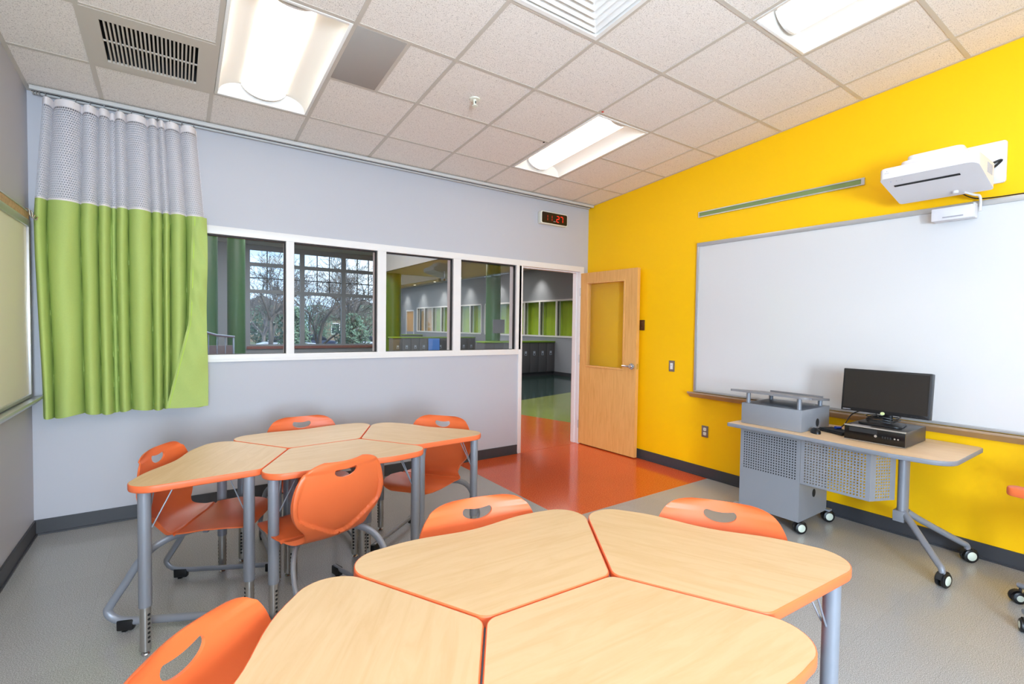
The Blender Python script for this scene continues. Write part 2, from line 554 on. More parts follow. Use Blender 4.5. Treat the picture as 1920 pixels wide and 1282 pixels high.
# window in the left wall behind the camera: frame, mullion, panes
wf = MB()
wf.box(XL - 0.1, XL - 0.02, wy0, wy1, wz0, wz0 + 0.06).box(XL - 0.1, XL - 0.02, wy0, wy1, wz1 - 0.06, wz1)
wf.box(XL - 0.1, XL - 0.02, wy0, wy0 + 0.06, wz0 + 0.06, wz1 - 0.06).box(XL - 0.1, XL - 0.02, wy1 - 0.06, wy1, wz0 + 0.06, wz1 - 0.06)
win2 = struct(wf.build('window_2', 'frame_white'))
wym = (wy0 + wy1) / 2
MB().box(XL - 0.1, XL - 0.02, wym - 0.03, wym + 0.03, wz0 + 0.06, wz1 - 0.06).build('mullion', 'frame_white', win2)
for a, b in ((wy0 + 0.061, wym - 0.031), (wym + 0.031, wy1 - 0.061)):
    MB().box(XL - 0.07, XL - 0.064, a, b, wz0 + 0.061, wz1 - 0.061).build('pane', 'glass_far', win2)

# baseboards
def baseboard(name, poly2d):
    return struct(MB().prism(poly2d, 0.001, 0.103).build(name, 'base'))
struct(MB().box(XL + 0.001, -1.058, -0.012, 0, 0.001, 0.103).box(XL + 0.001, -1.058, -0.02, -0.012, 0.001, 0.012).build('baseboard_back', 'base'))
struct(MB().box(-0.012, -0.001, YB, -0.02, 0.001, 0.103).box(-0.02, -0.012, YB, -0.02, 0.001, 0.012).build('baseboard_right', 'base'))
struct(MB().box(XL + 0.001, XL + 0.012, YB, -0.02, 0.001, 0.103).box(XL + 0.012, XL + 0.02, YB, -0.02, 0.001, 0.012).build('baseboard_left', 'base'))

# ------------------------------------------------------------------ ceiling: sloped grid of lay-in tiles
CS = math.sqrt(1 + SL * SL)
G = 0.6096
GX, GY = -2.7996, -0.5803 * CS
ceil = struct(MB().box(XL, 0, YB * CS, 0.1, 0.16, 0.2).build('ceiling', 'plenum'))
ceil.location = (0, 0, H0)
ceil.rotation_euler = (-math.atan(SL), 0, 0)
xl = [XL] + [GX + G * k for k in range(-3, 5)] + [0.0]          # column lines
yl = [0.0] + [GY - G * j for j in range(0, 12)]                   # row lines (local y)
yl = [y for y in yl if y > YB * CS] + [YB * CS]
fix = {}     # (column, row) of cells taken by fixtures
LIGHTS = [(2, 1), (6, 1), (6, 5), (2, 5), (2, 9), (6, 9)]
for c, r in LIGHTS:
    fix[(c, r)] = 1; fix[(c, r + 1)] = 1
fix[(1, 1)] = 'grille'; fix[(3, 2)] = 'grey'; fix[(4, 4)] = 'diffuser'
tile_me = {}
for c in range(len(xl) - 1):
    for r in range(len(yl) - 1):
        x0, x1, y1, y0 = xl[c], xl[c + 1], yl[r], yl[r + 1]
        if fix.get((c, r)) in (1, 'grille', 'diffuser'): continue
        if fix.get((c, r)) == 'grey': x0 = x0 + G / 2 + 0.012
        wd, dp = round(x1 - x0 - 0.004, 4), round(y1 - y0 - 0.004, 4)
        if wd < 0.03 or dp < 0.03: continue
        if (wd, dp) not in tile_me:
            t = MB().box(0, wd, 0, dp, 0.0, 0.016)
            tile_me[(wd, dp)] = t.build('ceiling_tile', 'ceiling_tile', ceil)
            o = tile_me[(wd, dp)]
        else:
            o = tile_me[(wd, dp)].copy(); COL.objects.link(o)
        o.location = (x0 + 0.002, y0 + 0.002, 0.004)
for x in xl[1:-1]:
    MB().box(x - 0.012, x + 0.012, YB * CS, 0, 0.0, 0.0035).box(x - 0.001, x + 0.001, YB * CS, 0, 0.0035, 0.03).build('main_tee', 'tee', ceil)
for y in yl[1:-1]:
    t = MB()
    for c in range(len(xl) - 1):
        a, b = xl[c] + (0.012 if c else 0), xl[c + 1] - (0.012 if c < len(xl) - 2 else 0)
        skip = any(c == lc and abs(y - yl[lr + 1]) < 0.01 for lc, lr in LIGHTS)
        if not skip: t.box(a, b, y - 0.012, y + 0.012, 0.0003, 0.0033)
    t.build('cross_tee', 'tee', ceil)
t = MB().box(XL, XL + 0.02, YB * CS, 0, 0, 0.003).box(-0.02, 0, YB * CS, 0, 0, 0.003).box(XL + 0.02, -0.02, -0.02, 0, 0, 0.003)
t.build('wall_angle', 'tee', ceil)

def ceil_world(xlc, ylc, zl=0.0):
    v = ceil.matrix_basis @ Vector((xlc, ylc, zl))
    return v
CEIL_MW = Matrix.Translation((0, 0, H0)) @ Matrix.Rotation(-math.atan(SL), 4, 'X')
def on_ceiling(root, x, y):
    root.matrix_world = CEIL_MW @ Matrix.Translation((x, y, 0))

# troffers
def make_troffer():
    t = thing('ceiling_light', '', 'ceiling light', group='recessed fluorescent troffers')
    hw, hl = 0.291, 0.596
    f = MB()
    f.box(-hw, -hw + 0.018, -hl, hl, -0.003, 0.006); f.box(hw - 0.018, hw, -hl, hl, -0.003, 0.006)
    f.box(-hw + 0.018, hw - 0.018, -hl, -hl + 0.018, -0.003, 0.006); f.box(-hw + 0.018, hw - 0.018, hl - 0.018, hl, -0.003, 0.006)
    f.build('housing_frame', 'white_metal', t, bevel=0.001)
    for sgn in (-1, 1):                      # curved side reflectors
        rows = []
        for k in range(9):
            a = k / 8 * PI / 2
            x = sgn * (0.13 + 0.143 * math.cos(a))
            z = 0.004 + 0.085 * math.sin(a)
            rows.append([(x, -hl + 0.018, z), (x, hl - 0.018, z)])
        MB().grid(rows).build('reflector', 'reflector', t)
    for sgn in (-1, 1):                      # sloped end plates
        MB().add([(-0.273, sgn * (hl - 0.018), 0.003), (0.273, sgn * (hl - 0.018), 0.003), (0.25, sgn * (hl - 0.05), 0.095), (-0.25, sgn * (hl - 0.05), 0.095)],
                 [(0, 1, 2, 3)]).build('end_plate', 'reflector', t)
    MB().box(-0.28, 0.28, -hl + 0.01, hl - 0.01, 0.11, 0.115).build('housing_back', 'white_metal', t)
    rows = []
    for k in range(15):                      # bulging perforated lens basket
        a = PI * (0.1 + 0.8 * k / 14)
        x, z = 0.135 * math.cos(a) / math.cos(PI * 0.1), 0.085 - 0.072 * (math.sin(a) - math.sin(PI * 0.1)) / (1 - math.sin(PI * 0.1))
        rows.append([(x, -0.53, z), (x, 0.53, z)])
    MB().grid(rows).build('lens', 'lens', t)
    for sgn in (-1, 1):
        e = MB()
        pts = [(r[0][0], r[0][2]) for r in rows]
        e.prism([(p[0] * 1.04, p[1] - 0.003) for p in pts] + [(-0.12, 0.1), (0.12, 0.1)][::1], sgn * 0.53, sgn * 0.545, 'y')
        e.build('lens_end_cap', 'white_metal', t)
    return t
lamp0 = make_troffer()
lab = {(2, 1): 'recessed ceiling light beside the dark slotted return grille', (6, 1): 'recessed ceiling light nearest the corner of grey and yellow walls',
       (6, 5): 'recessed ceiling light high over the whiteboard on the yellow wall', (2, 5): 'recessed ceiling light directly above the near desk group',
       (2, 9): 'recessed ceiling light by the left wall behind the camera', (6, 9): 'recessed ceiling light by the yellow wall behind the camera'}
for i, (c, r) in enumerate(LIGHTS):
    o = lamp0 if i == 0 else dup(lamp0, (0, 0, 0), 0, '')
    o['label'] = lab[(c, r)]
    on_ceiling(o, (xl[c] + xl[c + 1]) / 2, (yl[r] + yl[r + 2]) / 2)

# return air grille
def grille():
    t = thing('return_grille', 'white ceiling return grille with dark vertical slots beside the first light', 'vent')
    h = G / 2 - 0.008
    f = MB()
    ox0, ox1, oy0, oy1 = -0.225, 0.215, -0.215, 0.225
    f.box(-h, ox0, -h, h, -0.002, 0.012); f.box(ox1, h, -h, h, -0.002, 0.012)
    f.box(ox0, ox1, -h, oy0, -0.002, 0.012); f.box(ox0, ox1, oy1, h, -0.002, 0.012)
    f.build('face_plate', 'tee', t)
    MB().box(ox0, ox1, oy0, oy1, 0.09, 0.095).build('duct_back', 'hole', t)
    d = MB()
    d.box(ox0 - 0.004, ox0, oy0, oy1, 0.012, 0.09); d.box(ox1, ox1 + 0.004, oy0, oy1, 0.012, 0.09)
    d.box(ox0, ox1, oy0 - 0.004, oy0, 0.012, 0.09); d.box(ox0, ox1, oy1, oy1 + 0.004, 0.012, 0.09)
    d.build('duct_wall', 'hole', t)
    n = 23
    for k in range(1, n):
        x = ox0 + (ox1 - ox0) * k / n
        MB().box(x - 0.0042, x + 0.0042, oy0, oy1, 0.0, 0.02).build('slat', 'tee', t)
    MB().box(ox0, ox1, -0.004, 0.004, 0.004, 0.012).build('cross_bar', 'tee', t)
    return t
on_ceiling(grille(), (xl[1] + xl[2]) / 2, (yl[1] + yl[2]) / 2)

# square louvred supply diffuser
def diffuser():
    t = thing('supply_diffuser', 'square white ceiling air diffuser with stepped louvres', 'vent')
    def ring(a, za, b, zb):
        r = MB()
        A = [(-a, -a, za), (a, -a, za), (a, a, za), (-a, a, za)]
        B = [(-b, -b, zb), (b, -b, zb), (b, b, zb), (-b, b, zb)]
        r.add(A + B, [(i, (i + 1) % 4, 4 + (i + 1) % 4, 4 + i) for i in range(4)])
        return r
    h = G / 2 - 0.008
    ring(h, -0.002, h - 0.025, -0.002).build('rim', 'white_metal', t)
    ring(h - 0.025, -0.002, h - 0.045, 0.05).build('neck', 'white_metal', t)
    for k in range(5):
        a = h - 0.05 - k * 0.045
        ring(a, -0.004 - 0.002 * k, a - 0.055, 0.03).build('louvre', 'white_metal', t)
    MB().box(-0.05, 0.05, -0.05, 0.05, -0.012, -0.008).build('centre_plate', 'white_metal', t)
    MB().box(-h, h, -h, h, 0.09, 0.095).build('duct_back', 'reflector', t)
    return t
on_ceiling(diffuser(), (xl[4] + xl[5]) / 2, (yl[4] + yl[5]) / 2)

o = tag(MB().box(-0.144, 0.144, -0.294, 0.294, -0.001, 0.012).build('ceiling_panel', 'grey_panel', bevel=0.0015), 'flat grey half-width ceiling panel right of the first light', 'panel')
on_ceiling(o, xl[3] + 0.152, (yl[2] + yl[3]) / 2)
mb = MB().box(xl[3] + G / 2 - 0.01, xl[3] + G / 2 + 0.014, yl[3], yl[2], 0.0002, 0.0034)
mb.build('half_tee', 'tee', ceil)

sp = thing('sprinkler_head', 'small ivory sprinkler head hanging under a ceiling tile', 'sprinkler')
MB().lathe([(0.0, -0.004), (0.036, -0.004), (0.04, 0.003), (0.0, 0.003)], 20).build('escutcheon', 'ivory', sp)
MB().lathe([(0.0, -0.045), (0.011, -0.045), (0.013, -0.004), (0.0, -0.004)], 14).build('body', 'ivory', sp)
MB().lathe([(0.0, -0.05), (0.02, -0.05), (0.02, -0.046), (0.0, -0.046)], 16).build('deflector', 'ivory', sp)
MB().box(-0.004, 0.004, -0.0125, -0.0105, -0.034, -0.016).build('bulb_slot', 'hole', sp)
on_ceiling(sp, -2.477, -1.461 * CS)
for (x, y, m, lb) in ((-1.565, -1.828, 'digit_dim', 'tiny red dot on ceiling tee at far corner of light'), (-1.63, -1.177, 'hole', 'tiny dark dot on ceiling tee beside long light edge')):
    o = tag(MB().lathe([(0.0, -0.003), (0.008, -0.003), (0.01, 0.0), (0.0, 0.0)], 10).build('ceiling_marker', m), lb, 'marker')
    on_ceiling(o, x, y * CS)

# ------------------------------------------------------------------ interior window + door frame
wf = MB()
wf.box(FRAME_L, FRAME_R, -0.014, 0.125, HEAD0, HEAD1)
wf.box(FRAME_L, -1.058, -0.014, 0.125, SILL0, SILL1)
wf.box(FRAME_L, -1.058, -0.018, -0.014, SILL0, SILL0 + 0.012)
wf.box(FRAME_L, FRAME_L + 0.06, -0.014, 0.125, SILL1, HEAD0)
win1 = struct(wf.build('window_1', 'frame_white', bevel=0.0012))
mull = [(-4.246, -4.186), (-3.466, -3.404), (-2.684, -2.602), (-1.89, -1.803)]
for a, b in mull:
    MB().box(a, b, -0.014, 0.125, SILL1, HEAD0).build('mullion', 'frame_white', win1)
MB().box(-1.097, -1.03, -0.014, 0.125, SILL1, HEAD0).build('mullion', 'frame_white', win1)
edges = [FRAME_L + 0.06] + [e for m_ in mull for e in m_] + [-1.097]
for k in range(0, len(edges), 2):
    a, b = edges[k], edges[k + 1]
    MB().box(a + 0.001, b - 0.001, 0.056, 0.062, SILL1 + 0.001, HEAD0 - 0.001).build('pane', 'glass', win1)
    g = MB()
    for (x0, x1, z0, z1) in ((a, b, HEAD0 - 0.011, HEAD0), (b - 0.007, b, SILL1, HEAD0 - 0.011), (a, a + 0.007, SILL1, HEAD0 - 0.011), (a + 0.007, b - 0.007, SILL1, SILL1 + 0.004)):
        g.box(x0, x1, 0.012, 0.05, z0, z1)
    g.build('gasket', 'gasket', win1)

df = MB()
df.box(-1.058, DOOR_L + 0.022, -0.014, 0.125, 0.0, HEAD0)
df.box(DOOR_R, FRAME_R, -0.014, 0.125, 0.0, HEAD0)
dfr = struct(df.build('trim_1', 'frame_white', bevel=0.0012))
st = MB().box(DOOR_L + 0.022, DOOR_L + 0.034, 0.045, 0.1, 0.0, HEAD0).box(DOOR_R - 0.012, DOOR_R, 0.045, 0.1, 0.0, HEAD0).box(DOOR_L + 0.034, DOOR_R - 0.012, 0.045, 0.1, HEAD0 - 0.012, HEAD0)
st.build('door_stop', 'frame_white', dfr)

# open door leaf, hinged on the right jamb and folded against the yellow wall
def door():
    d = bpy.data.objects.new('door_1', None); COL.objects.link(d)
    d.location = (-0.128, -0.02, 0); d.rotation_euler = (0, 0, math.radians(2.6))
    struct(d)
    # local: leaf runs along -y from the hinge, thickness in +x; face to the room at x=0
    W, Hd, T = 0.886, 2.13, 0.045
    y0, y1, z0, z1 = -0.705, -0.115, 0.985, 2.005
    f = MB()
    f.box(0, T, -W, 0, 0.012, z0); f.box(0, T, -W, 0, z1, Hd)
    f.box(0, T, -W, y0, z0, z1); f.box(0, T, y1, 0, z0, z1)
    f.build('leaf', 'door_wood', d)
    b = MB()
    for (a0, a1, c0, c1) in ((y0 - 0.008, y1 + 0.008, z0 - 0.008, z0 + 0.012), (y0 - 0.008, y1 + 0.008, z1 - 0.012, z1 + 0.008), (y0 - 0.008, y0 + 0.012, z0 + 0.012, z1 - 0.012), (y1 - 0.012, y1 + 0.008, z0 + 0.012, z1 - 0.012)):
        b.box(-0.006, T + 0.006, a0, a1, c0, c1)
    b.build('glazing_bead', 'door_wood', d, bevel=0.002)
    MB().box(T / 2 - 0.003, T / 2 + 0.003, y0 + 0.01, y1 - 0.01, z0 + 0.01, z1 - 0.01).build('pane', 'glass', d)
    yh, zh = -W + 0.058, 1.032
    for sgn, x in ((-1, 0.0), (1, T)):
        lv = MB()
        mt = Matrix.Translation((x, yh, zh)) @ Matrix.Rotation(sgn * PI / 2, 4, 'Y')
        lv.lathe([(0, 0), (0.036, 0), (0.036, 0.006), (0.032, 0.011), (0.016, 0.013), (0.014, 0.047), (0, 0.048)], 24, mt)
        r = lv.build('door_handle', 'bright', d)
        p = [(x + sgn * 0.04, yh, zh), (x + sgn * 0.046, yh + 0.03, zh), (x + sgn * 0.046, yh + 0.07, zh), (x + sgn * 0.042, yh + 0.105, zh - 0.002)]
        MB().tube(spline(p, 6), 0.008, 10, (0, 0, 1), 0.011).build('lever', 'bright', r)
    MB().box(T / 2 - 0.011, T / 2 + 0.011, -W - 0.002, -W + 0.001, zh - 0.03, zh + 0.03).build('latch_plate', 'bright', d)
    for z in (0.25, 1.07, 1.9):
        MB().cyl((-0.004, 0.006, z - 0.05), (-0.004, 0.006, z + 0.05), 0.007, 10).build('hinge', 'alu', d)
    return d
door()

# ------------------------------------------------------------------ curtain track and curtain
tr = MB()
TZ = cz(-0.07)
tr.box(XL + 0.03, -0.02, -0.115, -0.085, TZ - 0.028, TZ - 0.002)
tr.box(XL + 0.03, -0.02, -0.085, -0.02, TZ - 0.012, TZ - 0.003)
tr.box(XL + 0.03, -0.02, -0.045, -0.02, TZ - 0.032, TZ - 0.012)
track = tag(tr.build('curtain_track', 'plate_pale', bevel=0.002), 'pale metal curtain track along the ceiling over the grey wall', 'track')
MB().box(XL + 0.031, -0.021, -0.083, -0.047, TZ - 0.02, TZ - 0.0125).build('channel', 'hole', track)

cur = thing('curtain', 'lime green curtain with white netting top hanging in the left corner', 'curtain', (0, 0, 0))
ZT, ZM, ZB = 2.905, 2.245, 0.82
FOLDS = [0.0, 0.065, 0.24, 0.335, 0.405, 0.435, 0.505, 0.645, 0.715, 0.765, 0.875, 1.0]
def fold(u, amp=1.0):
    """depth of an irregular pleat at u in 0..1: broad rounded fronts with narrow valleys between"""
    u = min(max(u, 0.0), 0.9999)
    for a, b in zip(FOLDS, FOLDS[1:]):
        if a <= u <= b:
            q = (u - a) / (b - a)
            k = 0.25 if b - a < 0.04 else min(1.0, 0.62 + 2.6 * (b - a))
            return amp * 0.105 * (0.42 - k * math.sin(PI * q) ** 0.55)
    return 0.0
def cur_x(u, z):
    t = (ZT - z) / (ZT - ZB)
    xa = -4.925 - 0.05 * min(1, t * 2.6) + (0.0 if t < 0.5 else 0.045 * (t - 0.5))
    xb = -4.092 + 0.058 * min(1, t * 2.8) - 0.012 * max(0, t - 0.5)
    x = xa + (xb - xa) * u
    return x + 0.012 * math.sin(9 * u + 3 * t) * t
def cur_pt(u, z):
    t = (ZT - z) / (ZT - ZB)
    y = -0.108 + fold(u + 0.008 * math.sin(4 * t + 7 * u), 0.75 + 0.4 * t) + 0.005 * math.sin(15 * t + 23 * u)
    return (cur_x(u, z), min(y, -0.03), z)
NU = 330
def sheet(z0, z1, nz, name, mt, hem=0.0, uv=False, top=False):
    rows = []
    for i in range(nz + 1):
        z = z0 + (z1 - z0) * i / nz
        row = []
        for k in range(NU + 1):
            u = k / NU
            zz = z
            if top: zz = z - 0.022 * max(0.0, fold(u) / 0.085 + 0.1)
            if hem: zz = z - hem * (1 - (z - z0) / (z1 - z0)) * (0.6 + 0.4 * math.sin(21 * u) - 0.8 * u)
            x, y, _ = cur_pt(u, z)
            row.append((x, y, zz))
        rows.append(row)
    m = MB().grid(rows)
    o = m.build(name, mt, cur, recalc=False)
    if uv:
        me = o.data
        ul = me.uv_layers.new(name='UVMap')
        arc = [0.0]
        for k in range(NU):
            arc.append(arc[-1] + (Vector(rows[0][k + 1]) - Vector(rows[0][k])).length)
        for lp in me.loops:
            vi = lp.vertex_index
            ul.data[lp.index].uv = (arc[vi % (NU + 1)], rows[vi // (NU + 1)][0][2])
    return o
sheet(ZB, ZM, 40, 'cloth', 'curtain', hem=0.02)
sheet(ZM, ZM + 0.012, 1, 'seam_tape', 'tape')
sheet(ZM + 0.012, ZT - 0.045, 16, 'netting', 'net', uv=True, top=True)
sheet(ZT - 0.045, ZT, 1, 'heading_tape', 'tape', top=True)
# turned front flap with a sewn hem on the right edge
rows = []
for i in range(31):
    t = i / 30
    z = ZM - 0.01 + (0.838 - ZM) * t
    xr = -4.034 + 0.004 * math.sin(9 * t)
    xl_ = -4.122 - 0.05 * t - 0.115 * max(0, t - 0.55) / 0.45
    row = []
    for k in range(13):
        s = k / 12
        row.append((xl_ + (xr - xl_) * s, -0.186 - 0.016 * math.sin(PI * s) - 0.007 * math.sin(16 * t + 4 * s) * (0.4 + s) - 0.005 * math.sin(41 * t - 9 * s) - 0.003 * math.sin(70 * t + 12 * s), z - 0.02 * t * s * (1 - s)))
    rows.append(row)
MB().grid(rows).build('front_flap', 'curtain', cur, recalc=False)
rows2 = [[(r[0][0] + 0.012 + 0.006 * j, r[1][1] - 0.0035, r[0][2]) for j in (0, 1)] for r in rows]
MB().grid(rows2).build('stitched_hem', mat('hem thread', (176, 204, 84), 0.8), cur, recalc=False)
for k in range(12):
    u = 0.02 + 0.96 * k / 11
    x, y, z = cur_pt(u, ZT)
    h = MB().tube([(x, -0.1, TZ - 0.028), (x, -0.1, ZT + 0.012), (x, min(y, -0.06), ZT - 0.012)], 0.0022, 6, (1, 0, 0))
    h.build('hook', 'bright', cur)
for k in range(3):
    tag(MB().tube([(-4.965 + 0.014 * k, -0.1, TZ - 0.028), (-4.965 + 0.014 * k, -0.1, TZ - 0.05), (-4.959 + 0.014 * k, -0.1, TZ - 0.056)], 0.0024, 6, (1, 0, 0)).build('spare_hook', 'bright'),
        'loose bright curtain hook, %s from the corner end of the track' % ('first', 'second', 'third')[k], 'hook', 'loose curtain hooks in the corner')

# ------------------------------------------------------------------ whiteboards, rail, wall plates, clock
def framed_board(name, label, cat, xw, side, y_far, y_near, z0, z1, surf, fr, tray_m, tray_d=0.085):
    """board on a wall x = xw; side = -1 if it faces -x, +1 if it faces +x"""
    t = thing(name, label, cat)
    x = lambda d: xw + side * d
    def bx(m, d0, d1, *a):
        return m.box(min(x(d0), x(d1)), max(x(d0), x(d1)), *a)
    bx(MB(), 0.002, 0.012, y_near + 0.02, y_far - 0.02, z0 + 0.01, z1 - 0.02).build('surface', surf, t)
    f = MB()
    bx(f, 0.002, 0.024, y_near, y_far, z1 - 0.036, z1)
    bx(f, 0.002, 0.024, y_far - 0.026, y_far, z0, z1 - 0.036)
    bx(f, 0.002, 0.024, y_near, y_near + 0.026, z0, z1 - 0.036)
    bx(f, 0.002, 0.024, y_near + 0.026, y_far - 0.026, z0, z0 + 0.02)
    f.build('frame', fr, t, bevel=0.002)
    prof = [(0.002, z0 - 0.055), (0.03, z0 - 0.055), (tray_d, z0 - 0.012), (tray_d, z0 + 0.002), (tray_d - 0.008, z0 + 0.002), (tray_d - 0.01, z0 - 0.006), (0.026, z0 - 0.006), (0.002, z0 - 0.006)]
    vs = MB()
    n = len(prof)
    A = [(x(d), y_near, z) for d, z in prof]; B = [(x(d), y_far + 0.03, z) for d, z in prof]
    vs.add(A + B, [tuple(range(n)), tuple(range(2 * n - 1, n - 1, -1))] + [(i, (i + 1) % n, n + (i + 1) % n, n + i) for i in range(n)])
    vs.build('marker_tray', tray_m, t)
    return t
framed_board('whiteboard', 'long whiteboard with metal tray on the yellow wall', 'whiteboard', 0.0, -1, -1.605, -6.2, 0.835, 2.312, 'board', 'alu', 'alu_warm')
wbl = framed_board('wall_board', 'cream board with cork rail on the left grey wall', 'whiteboard', XL, 1, -0.118, -4.6, 0.957, 2.09, 'board_cream', 'alu', 'alu', 0.075)
cr = MB().box(XL + 0.002, XL + 0.02, -4.6, -0.112, 2.092, 2.15)
cr.build('cork_rail', 'cork', wbl)
MB().box(XL + 0.002, XL + 0.024, -4.6, -0.112, 2.088, 2.098).box(XL + 0.002, XL + 0.024, -4.6, -0.112, 2.146, 2.154).build('rail_edge', 'alu', wbl)
for k in range(2):
    y = -0.16 - 0.075 * k
    MB().tube(spline([(XL + 0.02, y, 2.155), (XL + 0.04, y, 2.15), (XL + 0.045, y, 2.115), (XL + 0.06, y, 2.1), (XL + 0.068, y, 2.118)], 5), 0.004, 8, (0, 1, 0)).build('map_hook', 'bright', wbl)

dr = thing('display_rail', 'slim green tack rail with metal edges high on yellow wall', 'rail')
MB().box(-0.008, -0.001, -3.035, -1.615, 2.574, 2.61).build('strip', 'green_strip', dr)
r = MB().box(-0.014, -0.001, -3.045, -1.605, 2.61, 2.619).box(-0.014, -0.001, -3.045, -1.605, 2.565, 2.574).box(-0.014, -0.001, -3.045, -3.022, 2.574, 2.61).box(-0.014, -0.001, -1.615, -1.605, 2.574, 2.61)
r.build('rail_frame', 'alu', dr)

sw = thing('light_switch', 'steel light switch plate with white rocker on yellow wall', 'switch')
MB().prism(rrect(-1.357, -1.287, 1.01, 1.125, 0.004), -0.006, -0.001, 'x').build('plate', 'plate_grey', sw, bevel=0.001)
MB().box(-0.0105, -0.006, -1.339, -1.305, 1.034, 1.1).build('rocker', 'white_metal', sw, bevel=0.001)
MB().box(-0.0112, -0.0105, -1.327, -1.317, 1.072, 1.08).build('pilot', 'lightgrey', sw)
ot = thing('power_outlet', 'steel duplex outlet plate low on the yellow wall', 'outlet')
MB().prism(rrect(-1.772, -1.7, 0.396, 0.508, 0.004), -0.006, -0.001, 'x').build('plate', 'plate_grey', ot, bevel=0.001)
for z in (0.474, 0.43):
    rc = MB().prism(rrect(-1.752, -1.72, z - 0.016, z + 0.016, 0.009), -0.009, -0.006, 'x').build('receptacle', 'ivory', ot)
    MB().box(-0.0094, -0.009, -1.743, -1.741, z - 0.006, z + 0.006).box(-0.0094, -0.009, -1.731, -1.729, z - 0.006, z + 0.006).build('slot', 'hole', rc)
bp = thing('blank_plate', 'small brown blank wall plate beside the open door', 'wall plate')
MB().prism(rrect(-0.945, -0.878, 1.437, 1.553, 0.004), -0.008, -0.001, 'x').build('plate', 'plate_brown', bp, bevel=0.001)
for z in (1.465, 1.525):
    MB().cyl((-0.0095, -0.911, z), (-0.008, -0.911, z), 0.0035, 8).build('screw', 'plate_grey', bp)

ck = thing('digital_clock', 'ivory wall clock with dark face and red digits reading 11 27', 'clock', (-0.603, 0, 2.733))
MB().prism(rrect(-0.2, 0.2, -0.072, 0.072, 0.02), -0.065, -0.001, 'y').build('case', 'ivory', ck, bevel=0.003)
MB().prism(rrect(-0.186, 0.19, -0.062, 0.062, 0.016), -0.068, -0.0645, 'y').build('face', 'clockface', ck)
SEG = {'a': (0, 1, 1, 1), 'b': (1, .5, 1, 1), 'c': (1, 0, 1, .5), 'd': (0, 0, 1, 0), 'e': (0, 0, 0, .5), 'f': (0, .5, 0, 1), 'g': (0, .5, 1, .5)}
DIG = {'1': 'bc', '2': 'abged', '7': 'abc'}
def digit(ch, x0, m):
    d = MB(); w_, h_ = 0.036, 0.066; z0 = -0.034
    for s_ in DIG[ch]:
        ax, az, bx_, bz = SEG[s_]
        X0, X1, Z0, Z1 = x0 + ax * w_, x0 + bx_ * w_, z0 + az * h_, z0 + bz * h_
        g = 0.0035
        if X0 == X1: d.box(X0 - g, X0 + g, -0.0695, -0.068, Z0 + g, Z1 - g)
        else: d.box(X0 + g, X1 - g, -0.0695, -0.068, Z0 - g, Z0 + g)
    return d.build('digit', m, ck)
digit('1', -0.14, 'digit_dim'); digit('1', -0.075, 'digit_dim'); digit('2', 0.03, 'digit'); digit('7', 0.088, 'digit')
MB().box(-0.018, 0.016, -0.0692, -0.068, -0.037, -0.031).build('glint_dash', 'lightgrey', ck)  # light reflection on the clock face, drawn as a pale dash

# ------------------------------------------------------------------ student desks
DS, DD, DZ, TH = 0.4024, 0.4986, 0.755, 0.03
def desk_outline():
    hw = DS / 2 + DD / math.tan(PI / 3)
    base = rounded([(-DS / 2, 0.002), (DS / 2, 0.002), (hw, DD), (-hw, DD)], [0.045, 0.045, 0.1, 0.1], 12)
    out = []
    n = len(base)
    for i in range(n):                       # densify the long seat-side edge to give it its shallow wave
        a, b = Vector(base[i]), Vector(base[(i + 1) % n])
        out.append(tuple(a))
        if (b - a).length > 0.3 and abs(a.y - DD) < 0.01 and abs(b.y - DD) < 0.01:
            for k in range(1, 16):
                p = a.lerp(b, k / 16)
                out.append((p.x, p.y + 0.011 * math.sin(3 * PI * k / 16) - 0.004 * math.sin(PI * k / 16)))
    return [(x * 0.997, 0.002 + (y - 0.002) * 0.997) for x, y in out]
def inset(poly, d):
    n = len(poly); res = []
    for i in range(n):
        p = Vector(poly[i]); a = (p - Vector(poly[i - 1])).normalized(); b = (Vector(poly[(i + 1) % n]) - p).normalized()
        t = (a + b).normalized()
        res.append((p.x - t.y * d, p.y + t.x * d))
    return res
